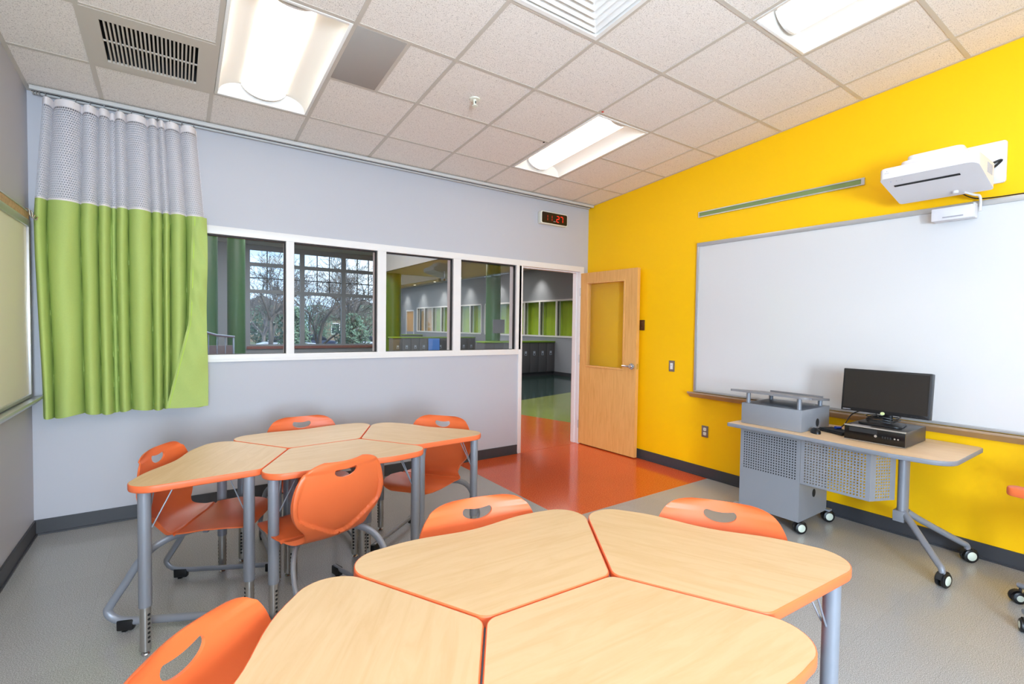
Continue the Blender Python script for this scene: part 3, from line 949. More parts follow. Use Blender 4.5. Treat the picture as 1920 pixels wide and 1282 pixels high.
def make_desk():
    t = thing('student_desk', '', 'desk', group='trapezoid student desks')
    ol = desk_outline()
    inn = inset(ol, 0.0035)
    MB().prism(inn, DZ - TH + 0.002, DZ).build('tabletop', 'maple', t)
    # orange edge band: rounded ring around the laminate
    e = MB(); n = len(ol)
    prof = [(inn, DZ + 0.0002), (inset(ol, 0.001), DZ - 0.001), (ol, DZ - 0.005), (ol, DZ - TH + 0.005), (inset(ol, 0.002), DZ - TH), (inset(ol, 0.012), DZ - TH)]
    vs = [(x, y, z) for pl, z in prof for x, y in pl]
    fs = []
    for i in range(len(prof) - 1):
        for k in range(n):
            k2 = (k + 1) % n
            fs.append((i * n + k, (i + 1) * n + k, (i + 1) * n + k2, i * n + k2))
    e.add(vs, fs, True).build('edge_band', 'edge', t, recalc=False, sharp=80)
    for (x, y) in ((-0.368, 0.416), (0.368, 0.416), (-0.194, 0.06), (0.194, 0.06)):
        lg = MB().cyl((x, y, 0.215), (x, y, DZ - TH), 0.0245, 20).build('leg', 'steel', t)
        lo = MB().cyl((x, y, 0.022), (x, y, 0.215), 0.0205, 20).build('inner_tube', 'chrome', lg)
        h = MB()
        ang = math.atan2(y - 0.25, x)
        for a in (-PI / 2, PI / 2):
            for k in range(7):
                z = 0.06 + 0.02 * k
                q = ang + a
                c = Vector((x + 0.0205 * math.cos(q), y + 0.0205 * math.sin(q), z))
                d = Vector((math.cos(q), math.sin(q), 0))
                h.cyl(c - d * 0.002, c + d * 0.0006, 0.006, 8)
        h.build('adjustment_hole', 'hole', lg)['kind'] = 'stuff'
        MB().lathe([(0, 0.0), (0.015, 0.0), (0.017, 0.004), (0.012, 0.01), (0.008, 0.012), (0.008, 0.024), (0, 0.024)], 14, Matrix.Translation((x, y, 0))).build('glide', 'bright', lg)
        c = Vector((x, y, DZ - TH - 0.17))
        v = Vector((-x, 0.25 - y, 0)).normalized()
        for s_ in (-0.55, 0.55):
            dr_ = Vector((v.x * math.cos(s_) - v.y * math.sin(s_), v.x * math.sin(s_) + v.y * math.cos(s_), 0))
            MB().tube([c + dr_ * 0.0245, c + dr_ * 0.03 + Vector((0, 0, 0.01)), c + dr_ * 0.105 + Vector((0, 0, 0.165)), c + dr_ * 0.125 + Vector((0, 0, 0.168))], 0.003, 6, (0.1, 0.2, 1)).build('brace_rod', 'steel', lg)
    return t
def desk_cluster(mx, my, th, first, labels):
    out = []
    s = DS / 2 + 0.0018
    def dirv(a): return Vector((math.cos(math.radians(a + th)), math.sin(math.radians(a + th))))
    B = Vector((mx, my)) - dirv(0) * s; E = Vector((mx, my)) + dirv(0) * s
    places = [((mx, my), 90 + th), ((mx, my), 270 + th), (B + dirv(240) * s, 150 + th), (E + dirv(300) * s, 30 + th)]
    for (c, rot), lb in zip(places, labels):
        loc = (c[0], c[1], 0); rz = math.radians(rot - 90)
        if first is None:
            first = make_desk(); o = first
            o.location = loc; o.rotation_euler = (0, 0, rz); o['label'] = lb
        else:
            o = dup(first, loc, rz, lb)
        out.append(o)
    return first, out
desk0, _ = desk_cluster(-3.5121, -1.5726, 3.52, None, [
    'maple desk with orange edge at the back of the far group, along the grey wall',
    'maple desk of the far group with the turned orange chair at its near side',
    'leftmost maple desk of the far group, nearest the curtain',
    'rightmost maple desk of the far group, nearest the orange floor'])
desk_cluster(-3.4241, -3.5973, -3.19, desk0, [
    'maple desk at the upper left of the near group, facing the far group',
    'maple desk at the bottom right of the near group, closest to the camera',
    'maple desk at the bottom left of the near group beside an orange chair back',
    'maple desk at the right of the near group toward the computer table'])

# ------------------------------------------------------------------ student chairs
def chair_shell(sub=1.0):
    prof = spline([(0.238, 0.418), (0.222, 0.44), (0.17, 0.449), (0.08, 0.445), (-0.02, 0.437), (-0.1, 0.436), (-0.165, 0.45), (-0.2, 0.485), (-0.216, 0.54), (-0.226, 0.61), (-0.238, 0.69), (-0.251, 0.755), (-0.262, 0.812)], 8)
    prof = [(p[0], p[1]) for p in [(v.x, v.y) for v in [Vector((a.x, a.y, 0)) if len(a) > 2 else Vector((a[0], a[1], 0)) for a in prof]]]
    L = [0.0]
    for i in range(1, len(prof)): L.append(L[-1] + math.hypot(prof[i][0] - prof[i - 1][0], prof[i][1] - prof[i - 1][1]))
    tot = L[-1]
    wt = [(0.0, 0.12), (0.02, 0.165), (0.06, 0.2), (0.12, 0.217), (0.22, 0.228), (0.34, 0.228), (0.42, 0.212), (0.48, 0.178), (0.53, 0.158), (0.58, 0.168), (0.64, 0.205), (0.7, 0.228), (0.76, 0.237), (0.82, 0.234), (0.88, 0.222), (0.92, 0.208), (0.95, 0.192), (0.975, 0.168), (0.992, 0.135), (1.0, 0.1)]
    MU = 56
    front, back = [], []
    # smooth interpolation of the width table
    ts = [v[0] for v in wt]; ws = [v[1] for v in wt]
    def width(t):
        for i in range(len(ts) - 1):
            if t <= ts[i + 1] + 1e-9:
                h = ts[i + 1] - ts[i]; u = (t - ts[i]) / h
                m0 = (ws[i + 1] - ws[max(i - 1, 0)]) / max(1e-6, ts[i + 1] - ts[max(i - 1, 0)]) * h
                m1 = (ws[min(i + 2, len(ws) - 1)] - ws[i]) / max(1e-6, ts[min(i + 2, len(ts) - 1)] - ts[i]) * h
                return (2 * u ** 3 - 3 * u * u + 1) * ws[i] + (u ** 3 - 2 * u * u + u) * m0 + (-2 * u ** 3 + 3 * u * u) * ws[i + 1] + (u ** 3 - u * u) * m1
        return ws[-1]
    for i, (y, z) in enumerate(prof):
        t = L[i] / tot
        a = prof[max(i - 1, 0)]; b = prof[min(i + 1, len(prof) - 1)]
        tg = Vector((0, b[0] - a[0], b[1] - a[1])).normalized()
        nrm = Vector((0, tg.z, -tg.y))          # toward sitter
        if nrm.z < 0 and t < 0.4: nrm = -nrm
        if t >= 0.4 and nrm.y < 0: nrm = -nrm
        w_ = width(t)
        k_seat = max(0, 1 - abs(t - 0.25) / 0.3)
        k_back = max(0, min(1, (t - 0.45) / 0.15))
        rf, rb = [], []
        for k in range(MU + 1):
            u = -1 + 2 * k / MU
            x = w_ * u
            lift = 0.016 * k_seat * u * u + 0.03 * k_back * u * u * (1 - 0.3 * (t > 0.95))
            p = Vector((x, y, z)) + nrm * lift
            th = 0.0085 if 0 < i < len(prof) - 1 and 0 < k < MU else 0.006
            extra = 0.0
            if t > 0.42:                         # raised U-shaped shoulder round the back panel
                zz = max(0.0, (z - 0.465) / 0.1)
                xu = (w_ - 0.02) * math.sqrt(min(1.0, zz))
                dd = abs(x) - xu
                extra = 0.017 * max(0, min(1, 0.5 + dd / 0.011)) * max(0, min(1, (t - 0.42) / 0.05)) * max(0, min(1, (0.77 - z) / 0.14))
            rf.append(p); rb.append(p - nrm * (th + extra))
        front.append(rf); back.append(rb)
    m = MB()
    m.grid(front, True); m.grid(back, True, True)
    nr, nc = len(front), MU + 1
    off = nr * nc
    loop = [(0, k) for k in range(nc)] + [(i, nc - 1) for i in range(1, nr)] + [(nr - 1, k) for k in range(nc - 2, -1, -1)] + [(i, 0) for i in range(nr - 2, 0, -1)]
    idx = [i * nc + k for i, k in loop]
    for a, b in zip(idx, idx[1:] + idx[:1]):
        m.f.append((b, a, off + a, off + b)); m.smooth.append(True)
    me = m.mesh('shell')
    bm = bmesh.new(); bm.from_mesh(me); bmesh.ops.recalc_face_normals(bm, faces=bm.faces); bm.to_mesh(me); bm.free()
    so = bpy.data.objects.new('tmp_shell', me); COL.objects.link(so)
    # hand slot: flat top, curved bottom
    slot = []
    for k in range(17):
        a = PI + PI * k / 16
        slot.append((0.058 * math.cos(a), 0.763 + 0.03 * math.sin(a)))
    for k in range(1, 7):
        a = k / 6 * PI / 2
        slot.append((0.046 + 0.012 * math.cos(a), 0.763 + 0.014 * math.sin(a)))
    for k in range(1, 8):
        x = 0.046 - 0.092 * k / 8
        slot.append((x, 0.777 - 0.006 * math.cos(x / 0.046 * PI / 2)))
    for k in range(6):
        a = PI / 2 + k / 6 * PI / 2
        slot.append((-0.046 + 0.012 * math.cos(a), 0.763 + 0.014 * math.sin(a)))
    uniq = []
    for p in slot:
        if not uniq or math.hypot(p[0] - uniq[-1][0], p[1] - uniq[-1][1]) > 1e-4: uniq.append(p)
    if math.hypot(uniq[0][0] - uniq[-1][0], uniq[0][1] - uniq[-1][1]) < 1e-4: uniq.pop()
    cm = MB().prism(uniq, -0.4, -0.1, 'y').mesh('cut')
    bm = bmesh.new(); bm.from_mesh(cm); bmesh.ops.recalc_face_normals(bm, faces=bm.faces); bm.to_mesh(cm); bm.free()
    co = bpy.data.objects.new('tmp_cut', cm); COL.objects.link(co)
    bo = so.modifiers.new('b', 'BOOLEAN'); bo.object = co; bo.operation = 'DIFFERENCE'; bo.solver = 'EXACT'
    dg = bpy.context.evaluated_depsgraph_get()
    res = bpy.data.meshes.new_from_object(so.evaluated_get(dg))
    res.name = 'shell'
    bpy.data.objects.remove(so); bpy.data.objects.remove(co)
    bm = bmesh.new(); bm.from_mesh(res)
    for f in bm.faces: f.smooth = True
    for e in bm.edges:
        if len(e.link_faces) == 2 and e.calc_face_angle(0) > math.radians(50): e.smooth = False
    bm.to_mesh(res); bm.free()
    res.materials.clear(); res.materials.append(M['shell'])
    return res
SHELL = chair_shell()

def make_chair():
    t = thing('student_chair', '', 'chair', group='orange student chairs')
    link('shell', SHELL, t)
    for s in (-1, 1):
        p = [(s * 0.05, 0.02, 0.412), (s * 0.11, -0.05, 0.412), (s * 0.185, -0.135, 0.395), (s * 0.228, -0.205, 0.335), (s * 0.24, -0.27, 0.225), (s * 0.243, -0.325, 0.135), (s * 0.244, -0.34, 0.1), (s * 0.244, -0.315, 0.066), (s * 0.244, -0.255, 0.05), (s * 0.244, -0.1, 0.047), (s * 0.244, 0.1, 0.047), (s * 0.244, 0.235, 0.047)]
        fr = MB().tube(spline(p, 6), 0.018, 12, (1, 0, 0.001), 0.011).build('leg', 'steel', t)
        for y in (-0.265, 0.215):
            MB().box(s * 0.244 - 0.016, s * 0.244 + 0.016, y - 0.034, y + 0.034, 0.009, 0.058).build('bumper', 'black', fr, bevel=0.006)
            MB().lathe([(0, 0), (0.012, 0), (0.014, 0.004), (0.007, 0.009), (0, 0.009)], 12, Matrix.Translation((s * 0.244, y - 0.005, 0))).build('glide', 'bright', fr)
    MB().prism(rrect(-0.1, 0.1, -0.07, 0.09, 0.02), 0.412, 0.432).build('seat_bracket', 'black', t)
    MB().box(-0.125, 0.125, 0.01, 0.035, 0.4, 0.418).build('cross_bar', 'steel', t, bevel=0.004)
    for x in (-0.07, 0.07):
        MB().box(x - 0.05, x + 0.05, -0.12, -0.08, 0.408, 0.43).build('rubber_pad', 'black_soft', t, bevel=0.006)
    return t
chair0 = make_chair()
CH = [(-4.079, -1.555, -26, 'orange chair at the left end of the far desk group, by the curtain'),
      (-3.521, -1.18, 270, 'orange chair behind the far desks against the grey window wall'),
      (-2.878, -1.569, 219, 'orange chair at the right end of the far group near the orange floor'),
      (-3.648, -1.962, 107, 'orange chair turned with its full back to the camera at the far group'),
      (-4.03, -3.525, -42, 'orange chair cut off at the bottom left beside the near desks'),
      (-3.354, -3.246, 260, 'orange chair between the two desk groups, its back top showing'),
      (-2.786, -3.667, 212, 'orange chair at the right of the near group toward the computer table')]
for i, (x, y, h, lb) in enumerate(CH):
    rz = math.radians(h - 90)
    if i == 0:
        chair0.location = (x, y, 0); chair0.rotation_euler = (0, 0, rz); chair0['label'] = lb
    else:
        dup(chair0, (x, y, 0), rz, lb)

# ------------------------------------------------------------------ caster
def caster(parent, x, y, ang, r=0.043, ztop=0.098):
    c = MB()
    mt = Matrix.Translation((x, y, 0)) @ Matrix.Rotation(ang, 4, 'Z')
    for s in (-1, 1):
        c.lathe([(0, s * 0.006), (r - 0.006, s * 0.006), (r, s * 0.009), (r, s * 0.021), (r - 0.005, s * 0.025), (0, s * 0.025)], 20, mt @ Matrix.Translation((0.012, 0, r)) @ Matrix.Rotation(PI / 2, 4, 'X'))
    o = c.build('caster', 'black', parent)
    h = MB()
    for s in (-1, 1):
        h.lathe([(0, s * 0.0265), (r - 0.017, s * 0.0265), (r - 0.015, s * 0.025), (0, s * 0.0245)], 18, mt @ Matrix.Translation((0.012, 0, r)) @ Matrix.Rotation(PI / 2, 4, 'X'))
    h.build('hub_cap', 'hub', o)
    k = MB()
    k.cyl((x, y, r), (x, y, ztop), 0.007, 10)
    pts = [(0.012 + (r + 0.006) * math.cos(PI * (0.15 + 0.8 * i / 8)), r + (r + 0.006) * math.sin(PI * (0.15 + 0.8 * i / 8))) for i in range(9)]
    rows = [[mt @ Vector((a, s * 0.014, b)) for s in (-1, 1)] for a, b in pts]
    k.grid(rows)
    k.build('hood', 'black_soft', o)
    return o

# ------------------------------------------------------------------ presenter's computer table
TB = thing('computer_table', 'grey metal presenter table with maple top on casters by the yellow wall', 'table', (0, 0, 0))
TZ0, TZ1 = 0.707, 0.735
top = rounded([(-0.745, -2.425), (-0.12, -2.425), (-0.12, -2.6), (-0.075, -3.4), (-0.075, -3.79), (-0.74, -3.79), (-0.785, -3.5), (-0.75, -3.0)][::-1], [0.005, 0.005, 0.13, 0.045, 0.1, 0.03, 0.01, 0.01], 8)
MB().prism(inset(top, 0.003), TZ0 + 0.002, TZ1).build('table_top', 'podium_lam', TB)
e = MB(); n = len(top)
prof = [(inset(top, 0.003), TZ1 + 0.0002), (inset(top, 0.0008), TZ1 - 0.001), (top, TZ1 - 0.004), (top, TZ0 + 0.004), (inset(top, 0.003), TZ0), (inset(top, 0.015), TZ0)]
e.add([(x, y, z) for pl, z in prof for x, y in pl], [(i * n + k, (i + 1) * n + k, (i + 1) * n + (k + 1) % n, i * n + (k + 1) % n) for i in range(len(prof) - 1) for k in range(n)], True)
e.build('edge_band', 'podium_edge', TB, recalc=False, sharp=80)

def perforated(P, nu, nv, pitch, hole, U0, V0, U1, V1):
    """sheet in a (u,v) plane mapped by P, with nu x nv square holes centred in it"""
    m = MB()
    wu, wv = nu * pitch, nv * pitch
    u0 = (U0 + U1) / 2 - wu / 2; v0 = (V0 + V1) / 2 - wv / 2
    for (a, b, c, d) in ((U0, U1, V0, v0), (U0, U1, v0 + wv, V1), (U0, u0, v0, v0 + wv), (u0 + wu, U1, v0, v0 + wv)):
        if b - a > 1e-5 and d - c > 1e-5: m.add([P(a, c), P(b, c), P(b, d), P(a, d)], [(0, 1, 2, 3)])
    g = (pitch - hole) / 2
    for i in range(nu):
        for j in range(nv):
            a, b = u0 + i * pitch, u0 + (i + 1) * pitch
            c, d = v0 + j * pitch, v0 + (j + 1) * pitch
            O = [P(a, c), P(b, c), P(b, d), P(a, d)]
            I = [P(a + g, c + g), P(b - g, c + g), P(b - g, d - g), P(a + g, d - g)]
            m.add(O + I, [(0, 1, 5, 4), (1, 2, 6, 5), (2, 3, 7, 6), (3, 0, 4, 7)])
    return m
# cabinet under the left end
CX0, CX1, CY0, CY1, CZ0, CZ1 = -0.645, -0.205, -2.935, -2.485, 0.092, TZ0
cab = MB()
t_ = 0.0016
cab.box(CX0 + 0.002, CX1, CY1 - t_, CY1, CZ0, CZ1); cab.box(CX1 - t_, CX1, CY0, CY1 - t_, CZ0, CZ1)
cab.box(CX0 + 0.002, CX1 - t_, CY0 + t_, CY1 - t_, CZ0, CZ0 + t_)
cab_o = cab.build('cabinet', 'podium', TB)
MB().box(CX0 + 0.002, CX1 - t_, CY0, CY0 + t_, CZ0, CZ1).build('side_panel', 'podium', cab_o)
perforated(lambda u, v: (CX0, u, v), 21, 15, 0.0192, 0.0092, CY0, 0.36, CY1, CZ1).build('front_panel', 'podium', cab_o, recalc=False)
MB().box(CX0, CX0 + 0.0016, CY0, CY1, CZ0, 0.36).build('front_door', 'podium', cab_o)
MB().box(CX0 + 0.05, CX0 + 0.052, CY0 + 0.003, CY1 - 0.003, 0.33, CZ1).build('shade_sheet', 'hole', cab_o)  # dark sheet standing in for the shade inside the cabinet
def grommet(parent, x, z):
    MB().prism([(x + 0.024 * math.cos(2 * PI * k / 20), z + 0.03 * math.sin(2 * PI * k / 20)) for k in range(20)], CY0 - 0.0025, CY0 - 0.0002, 'y').build('cable_hole', 'hole', parent)
grommet(cab_o, -0.42, 0.265)
MB().box(CX0 - 0.03, CX0 + 0.01, CY1 - 0.02, CY1 + 0.03, CZ0 + 0.0, CZ0 + 0.014).build('foot_plate', 'podium', cab_o, bevel=0.003)
MB().box(CX1 - 0.02, CX1 + 0.03, CY0 - 0.03, CY0 + 0.02, CZ0 - 0.002, CZ0 + 0.012).build('foot_plate', 'podium', cab_o, bevel=0.003)
caster(TB, -0.6, -2.915, math.radians(-32)); caster(TB, -0.19, -2.93, math.radians(-36))
caster(TB, -0.6, -2.52, math.radians(-10)); caster(TB, -0.25, -2.52, math.radians(20))
# modesty panel: flat length then a return to the post
def mpan(p0, p1, nu, name):
    A, B_ = Vector(p0), Vector(p1)
    Ln = (B_ - A).length
    P = lambda u, v: tuple((A + (B_ - A) * (u / Ln)).to_2d()) + (v,)
    return perforated(P, nu, 16, 0.0192, 0.0092, 0, 0.375, Ln, TZ0).build(name, 'podium', TB, recalc=False)
mpan((-0.645, -2.937), (-0.645, -3.365), 20, 'modesty_panel')
mpan((-0.645, -3.365), (-0.47, -3.445), 6, 'modesty_return')
MB().box(-0.645, -0.62, -3.366, -2.938, 0.374, 0.376).build('panel_flange', 'podium', TB)
# post and two splayed legs
MB().tube([(-0.42, -3.475, 0.24), (-0.42, -3.475, TZ0)], 0.03, 24, (1, 0, 0), 0.042).build('post', 'steel', TB)
MB().box(-0.47, -0.36, -3.5, -3.435, 0.24, 0.31).build('post_foot', 'steel', TB, bevel=0.006)
for (x, y) in ((-0.672, -3.745), (-0.135, -3.74)):
    sx = 0.02 if x > -0.4 else -0.02
    dx, dy = x + 0.42, y + 3.475
    pts = spline([(-0.42 + sx, -3.49, 0.3), (-0.42 + dx * 0.3, -3.475 + dy * 0.3, 0.245), (-0.42 + dx * 0.86, -3.475 + dy * 0.86, 0.13), (-0.42 + dx * 0.98, -3.475 + dy * 0.98, 0.105), (x, y, 0.075)], 6)
    MB().tube(pts, [0.022 - 0.006 * i / (len(pts) - 1) for i in range(len(pts))], 14, (0.2, 0.1, 1)).build('leg', 'steel', TB)
    caster(TB, x, y, math.radians(-42 if x > -0.4 else -14), 0.043, 0.088)
# lectern box on top
LX = thing('lectern_box', 'grey metal lectern box with raised sloping shelf on the computer table', 'lectern', (0, 0, 0))
b0, b1 = TZ1 + 0.001, 0.893
lb_ = MB().box(CX0, CX1, CY0, CY1, b0, b1)
lbo = lb_.build('box', 'podium', LX, bevel=0.002)
grommet(lbo, -0.4, 0.785)
sh = MB()
def shelf_z(x): return 0.975 + ((-0.655) - x) * 0.1
poly = rounded([(-0.672, -2.99), (-0.672, -2.395), (-0.24, -2.43), (-0.24, -2.955)][::-1], [0.03, 0.02, 0.02, 0.06], 6)
vs = [(x, y, shelf_z(x)) for x, y in poly] + [(x, y, shelf_z(x) + 0.016) for x, y in poly]
n = len(poly)
sh.add(vs, [tuple(range(n - 1, -1, -1)), tuple(range(n, 2 * n))] + [(i, (i + 1) % n, n + (i + 1) % n, n + i) for i in range(n)])
sh.build('shelf', 'slate', LX)
MB().box(-0.25, -0.235, -2.9, -2.5, shelf_z(-0.24) + 0.016, shelf_z(-0.24) + 0.03).build('book_stop', 'slate', LX)
for (x, y) in ((-0.62, -2.905), (-0.62, -2.525), (-0.27, -2.895), (-0.27, -2.52)):
    MB().cyl((x, y, b1), (x, y, shelf_z(x) + 0.002), 0.0155, 16).build('post', 'steel', LX)

# computer, monitor, keyboard, mouse, cables
pc = thing('desktop_computer', 'black desktop computer lying flat under the monitor', 'computer', (-0.575, -3.35, TZ1 + 0.001))
MB().box(0.012, 0.385, -0.169, 0.169, 0.004, 0.1).build('case', 'pc_side', pc, bevel=0.002)
MB().box(0.0, 0.012, -0.169, 0.169, 0.006, 0.094).build('front_panel', 'pc_front', pc, bevel=0.002)
MB().box(-0.002, 0.013, -0.17, 0.17, 0.094, 0.1015).build('top_trim', 'silver', pc)
MB().box(-0.002, 0.013, -0.17, 0.17, 0.003, 0.006).build('bottom_trim', 'silver', pc)
MB().box(-0.0012, 0.0, -0.02, 0.14, 0.06, 0.088).build('drive_bay', 'black_soft', pc)
MB().cyl((-0.002, -0.012, 0.05), (0.0, -0.012, 0.05), 0.008, 16).build('badge', 'silver', pc)
for k in range(4): MB().box(-0.001, 0.0, -0.055 - 0.014 * k, -0.047 - 0.014 * k, 0.042, 0.056).build('port', 'black_soft', pc)
for k in range(2): MB().cyl((-0.001, -0.115 - 0.018 * k, 0.05), (0.0, -0.115 - 0.018 * k, 0.05), 0.005, 10).build('audio_jack', 'silver', pc)
for k in range(2): MB().box(-0.001, 0.0, 0.03 + 0.018 * k, 0.042 + 0.018 * k, 0.078, 0.086).build('label_mark', 'lightgrey', pc)
MB().box(0.02, 0.05, 0.03, 0.14, 0.1005, 0.1012).build('paper_label', 'lightgrey', pc)

mo = thing('monitor', 'black widescreen monitor standing on the desktop computer', 'monitor', (-0.385, -3.345, TZ1 + 0.102), math.radians(0))
tl = Matrix.Translation((0, 0, 0.215)) @ Matrix.Rotation(math.radians(6), 4, 'Y')
MB().prism(rrect(-0.25, 0.25, -0.146, 0.146, 0.006), -0.018, 0.03, 'x', tl).build('housing', 'black', mo, bevel=0.003)
MB().box(-0.0195, -0.0178, -0.238, 0.238, -0.122, 0.134, tl).build('screen', 'screen', mo)
MB().box(-0.0192, -0.0185, 0.19, 0.238, -0.138, -0.134, tl).build('name_mark', 'lightgrey', mo)
for k in range(4): MB().box(-0.0192, -0.0182, -0.22 + 0.03 * k, -0.21 + 0.03 * k, -0.138, -0.133, tl).build('button', 'black_soft', mo)
MB().prism([(0.0 + 0.0125 * math.cos(2 * PI * k / 18), -0.14 + 0.0105 * math.sin(2 * PI * k / 18)) for k in range(18)], -0.02, -0.018, 'x', tl).build('round_sticker', 'sticker', mo)
MB().tube([(0.06, 0, 0.02), (0.06, 0, 0.12), (0.045, 0, 0.2)], 0.03, 12, (1, 0, 0), 0.014).build('neck', 'black', mo)
MB().prism(rounded([(-0.11, -0.13), (-0.11, 0.13), (0.1, 0.1), (0.1, -0.1)][::-1], 0.04, 6), 0.0, 0.014).build('foot', 'black', mo, bevel=0.004)

kb = thing('keyboard', 'black keyboard lying by the desktop computer', 'keyboard', (-0.41, -3.07, TZ1 + 0.001), math.radians(-20))
MB().box(-0.066, 0.066, -0.1, 0.1, 0, 0.016).build('tray', 'black', kb, bevel=0.004)
rows_k = MB()
for i in range(5):
    for j in range(14):
        x0 = -0.058 + i * 0.0235; y0 = -0.094 + j * 0.0135
        rows_k.box(x0, x0 + 0.02, y0, y0 + 0.0112, 0.016, 0.022)
ko = rows_k.build('keys', 'black_soft', kb); ko['kind'] = 'stuff'
ms = thing('computer_mouse', 'black computer mouse beside the lectern box', 'mouse', (-0.555, -2.992, TZ1 + 0.0005), math.radians(40))
msh = MB()
rows = []
for i in range(9):
    a = i / 8 * PI / 2
    rows.append([(0.052 * math.cos(a) * math.cos(2 * PI * k / 20), 0.031 * math.cos(a) * math.sin(2 * PI * k / 20), 0.036 * math.sin(a) ** 0.8) for k in range(21)])
msh.grid(rows).build('body', 'black', ms)
MB().cyl((0.03, -0.004, 0.024), (0.03, 0.004, 0.024), 0.009, 12).build('wheel', 'black_soft', ms)
vg = thing('video_cable', 'dark cable with blue plug trailing from monitor to keyboard', 'cable')
MB().tube(spline([(-0.33, -3.3, 0.87), (-0.2, -3.2, 0.9), (-0.22, -3.1, 0.86), (-0.3, -3.08, 0.79), (-0.35, -3.07, 0.764)], 8), 0.004, 8).build('cord', 'black', vg)
MB().tube([(-0.35, -3.07, 0.764), (-0.395, -3.055, 0.768)], 0.012, 10, (0, 0, 1), 0.009).build('plug', 'blue', vg)
MB().tube([(-0.205, -3.19, 0.9), (-0.215, -3.15, 0.893)], 0.01, 10).build('white_tag', 'tape', vg)
cc = thing('cable_coil', 'loose black cable coiled round the monitor foot', 'cable')
pts = []
for k in range(60):
    a = 2 * PI * k / 20
    pts.append((-0.36 + (0.085 + 0.006 * math.sin(k)) * math.cos(a), -3.33 + (0.09 + 0.008 * math.sin(1.7 * k)) * math.sin(a), TZ1 + 0.122 + 0.012 * (k / 20) + 0.006 * math.sin(0.9 * k)))
MB().tube(pts, 0.0035, 6).build('cord', 'black', cc)

# ------------------------------------------------------------------ wall projector and touch box
pj = thing('wall_projector', 'white short-throw projector on a wall plate above the whiteboard', 'projector')
MB().prism(rrect(-3.822, -3.5, 2.405, 2.668, 0.018), -0.022, -0.001, 'x').build('wall_plate', 'projector', pj, bevel=0.003)
body = rounded([(-0.52, -3.79), (-0.13, -3.79), (-0.13, -3.31), (-0.52, -3.31)], [0.05, 0.02, 0.02, 0.03], 6)
bb = MB()
n = len(body)
def pz0(x): return 2.434 - 0.26 * max(0, x + 0.47) if x > -0.47 else 2.434
lo = [(x, y, 2.44 - (x + 0.52) * 0.24) for x, y in body]
hi = [(x, y, 2.5) for x, y in body]
ctr = Vector((-0.33, -3.55))
hi2 = [(x + (ctr.x - x) * 0.03, y + (ctr.y - y) * 0.03, 2.508) for x, y in body]
bb.add(lo + hi + hi2, [tuple(range(n - 1, -1, -1)), tuple(range(2 * n, 3 * n))] + [(i, (i + 1) % n, n + (i + 1) % n, n + i) for i in range(n)] + [(n + i, n + (i + 1) % n, 2 * n + (i + 1) % n, 2 * n + i) for i in range(n)])
bb.build('body', 'projector', pj)
arm = rounded([(-0.42, -3.72), (-0.02, -3.7), (-0.02, -3.52), (-0.42, -3.36)], [0.05, 0.01, 0.01, 0.05], 6)
MB().prism(arm, 2.508, 2.56).build('mount_cover', 'projector', pj, bevel=0.008)
MB().prism([(0.5 * (x - ctr.x) * 1.6 + ctr.x + 0.02, 0.5 * (y - ctr.y) * 1.7 + ctr.y) for x, y in arm], 2.56, 2.598).build('cover_cap', 'projector', pj, bevel=0.01)
def under(x, d=0.0): return 2.44 - (x + 0.52) * 0.24 - d
m_ = MB()
m_.add([(-0.415, -3.36, under(-0.415, 0.001)), (-0.4, -3.36, under(-0.4, 0.001)), (-0.4, -3.69, under(-0.4, 0.001)), (-0.415, -3.69, under(-0.415, 0.001)), (-0.415, -3.36, under(-0.415, 0.003)), (-0.395, -3.36, under(-0.395, 0.003)), (-0.395, -3.69, under(-0.395, 0.003)), (-0.415, -3.69, under(-0.415, 0.003))],
       [(0, 1, 2, 3), (4, 7, 6, 5), (0, 4, 5, 1), (1, 5, 6, 2), (2, 6, 7, 3), (3, 7, 4, 0)])
m_.build('vent_slot', 'hole', pj)
MB().cyl((-0.19, -3.62, under(-0.19) - 0.014), (-0.19, -3.62, under(-0.19) + 0.002), 0.016, 16).build('lens_foot', 'projector', pj)
for k in range(6):
    MB().box(-0.3 + 0.02 * k, -0.293 + 0.02 * k, -3.7915, -3.789, 2.42, 2.48).build('side_vent', 'lightgrey', pj)
MB().prism([(-3.356, 2.483), (-3.348, 2.483), (-3.352, 2.49)], -0.5205, -0.519, 'x').build('emblem', 'lightgrey', pj)
MB().box(-0.5207, -0.519, -3.364, -3.34, 2.472, 2.475).build('name_mark', 'lightgrey', pj)
for k in range(3):
    MB().cyl((-0.47, -3.36 - 0.03 * k, under(-0.47) - 0.0012), (-0.47, -3.36 - 0.03 * k, under(-0.47)), 0.003, 8).build('indicator', 'bluescreen' if k == 0 else 'lightgrey', pj)
MB().tube(spline([(-0.12, -3.74, 2.49), (-0.04, -3.76, 2.53), (-0.026, -3.8, 2.545), (-0.03, -3.77, 2.51), (-0.1, -3.75, 2.48)], 6), 0.007, 8).build('plug_lead', 'black', pj)
tb = thing('touch_sensor', 'small white sensor box clipped over the top of the whiteboard', 'sensor')
MB().box(-0.11, -0.026, -3.69, -3.48, 2.2, 2.282).build('case', 'projector', tb, bevel=0.004)
MB().box(-0.113, -0.11, -3.645, -3.54, 2.214, 2.222).build('slot', 'lightgrey', tb)
MB().box(-0.1, -0.03, -3.698, -3.69, 2.2, 2.29).build('end_cap', 'projector', tb)
tc = thing('sensor_cable', 'white cable running from the projector down to the sensor box', 'cable')
MB().tube(spline([(-0.16, -3.655, 2.355), (-0.1, -3.69, 2.34), (-0.05, -3.705, 2.34), (-0.04, -3.712, 2.31), (-0.05, -3.714, 2.24)], 8), 0.0075, 8).build('cord', 'projector', tc)
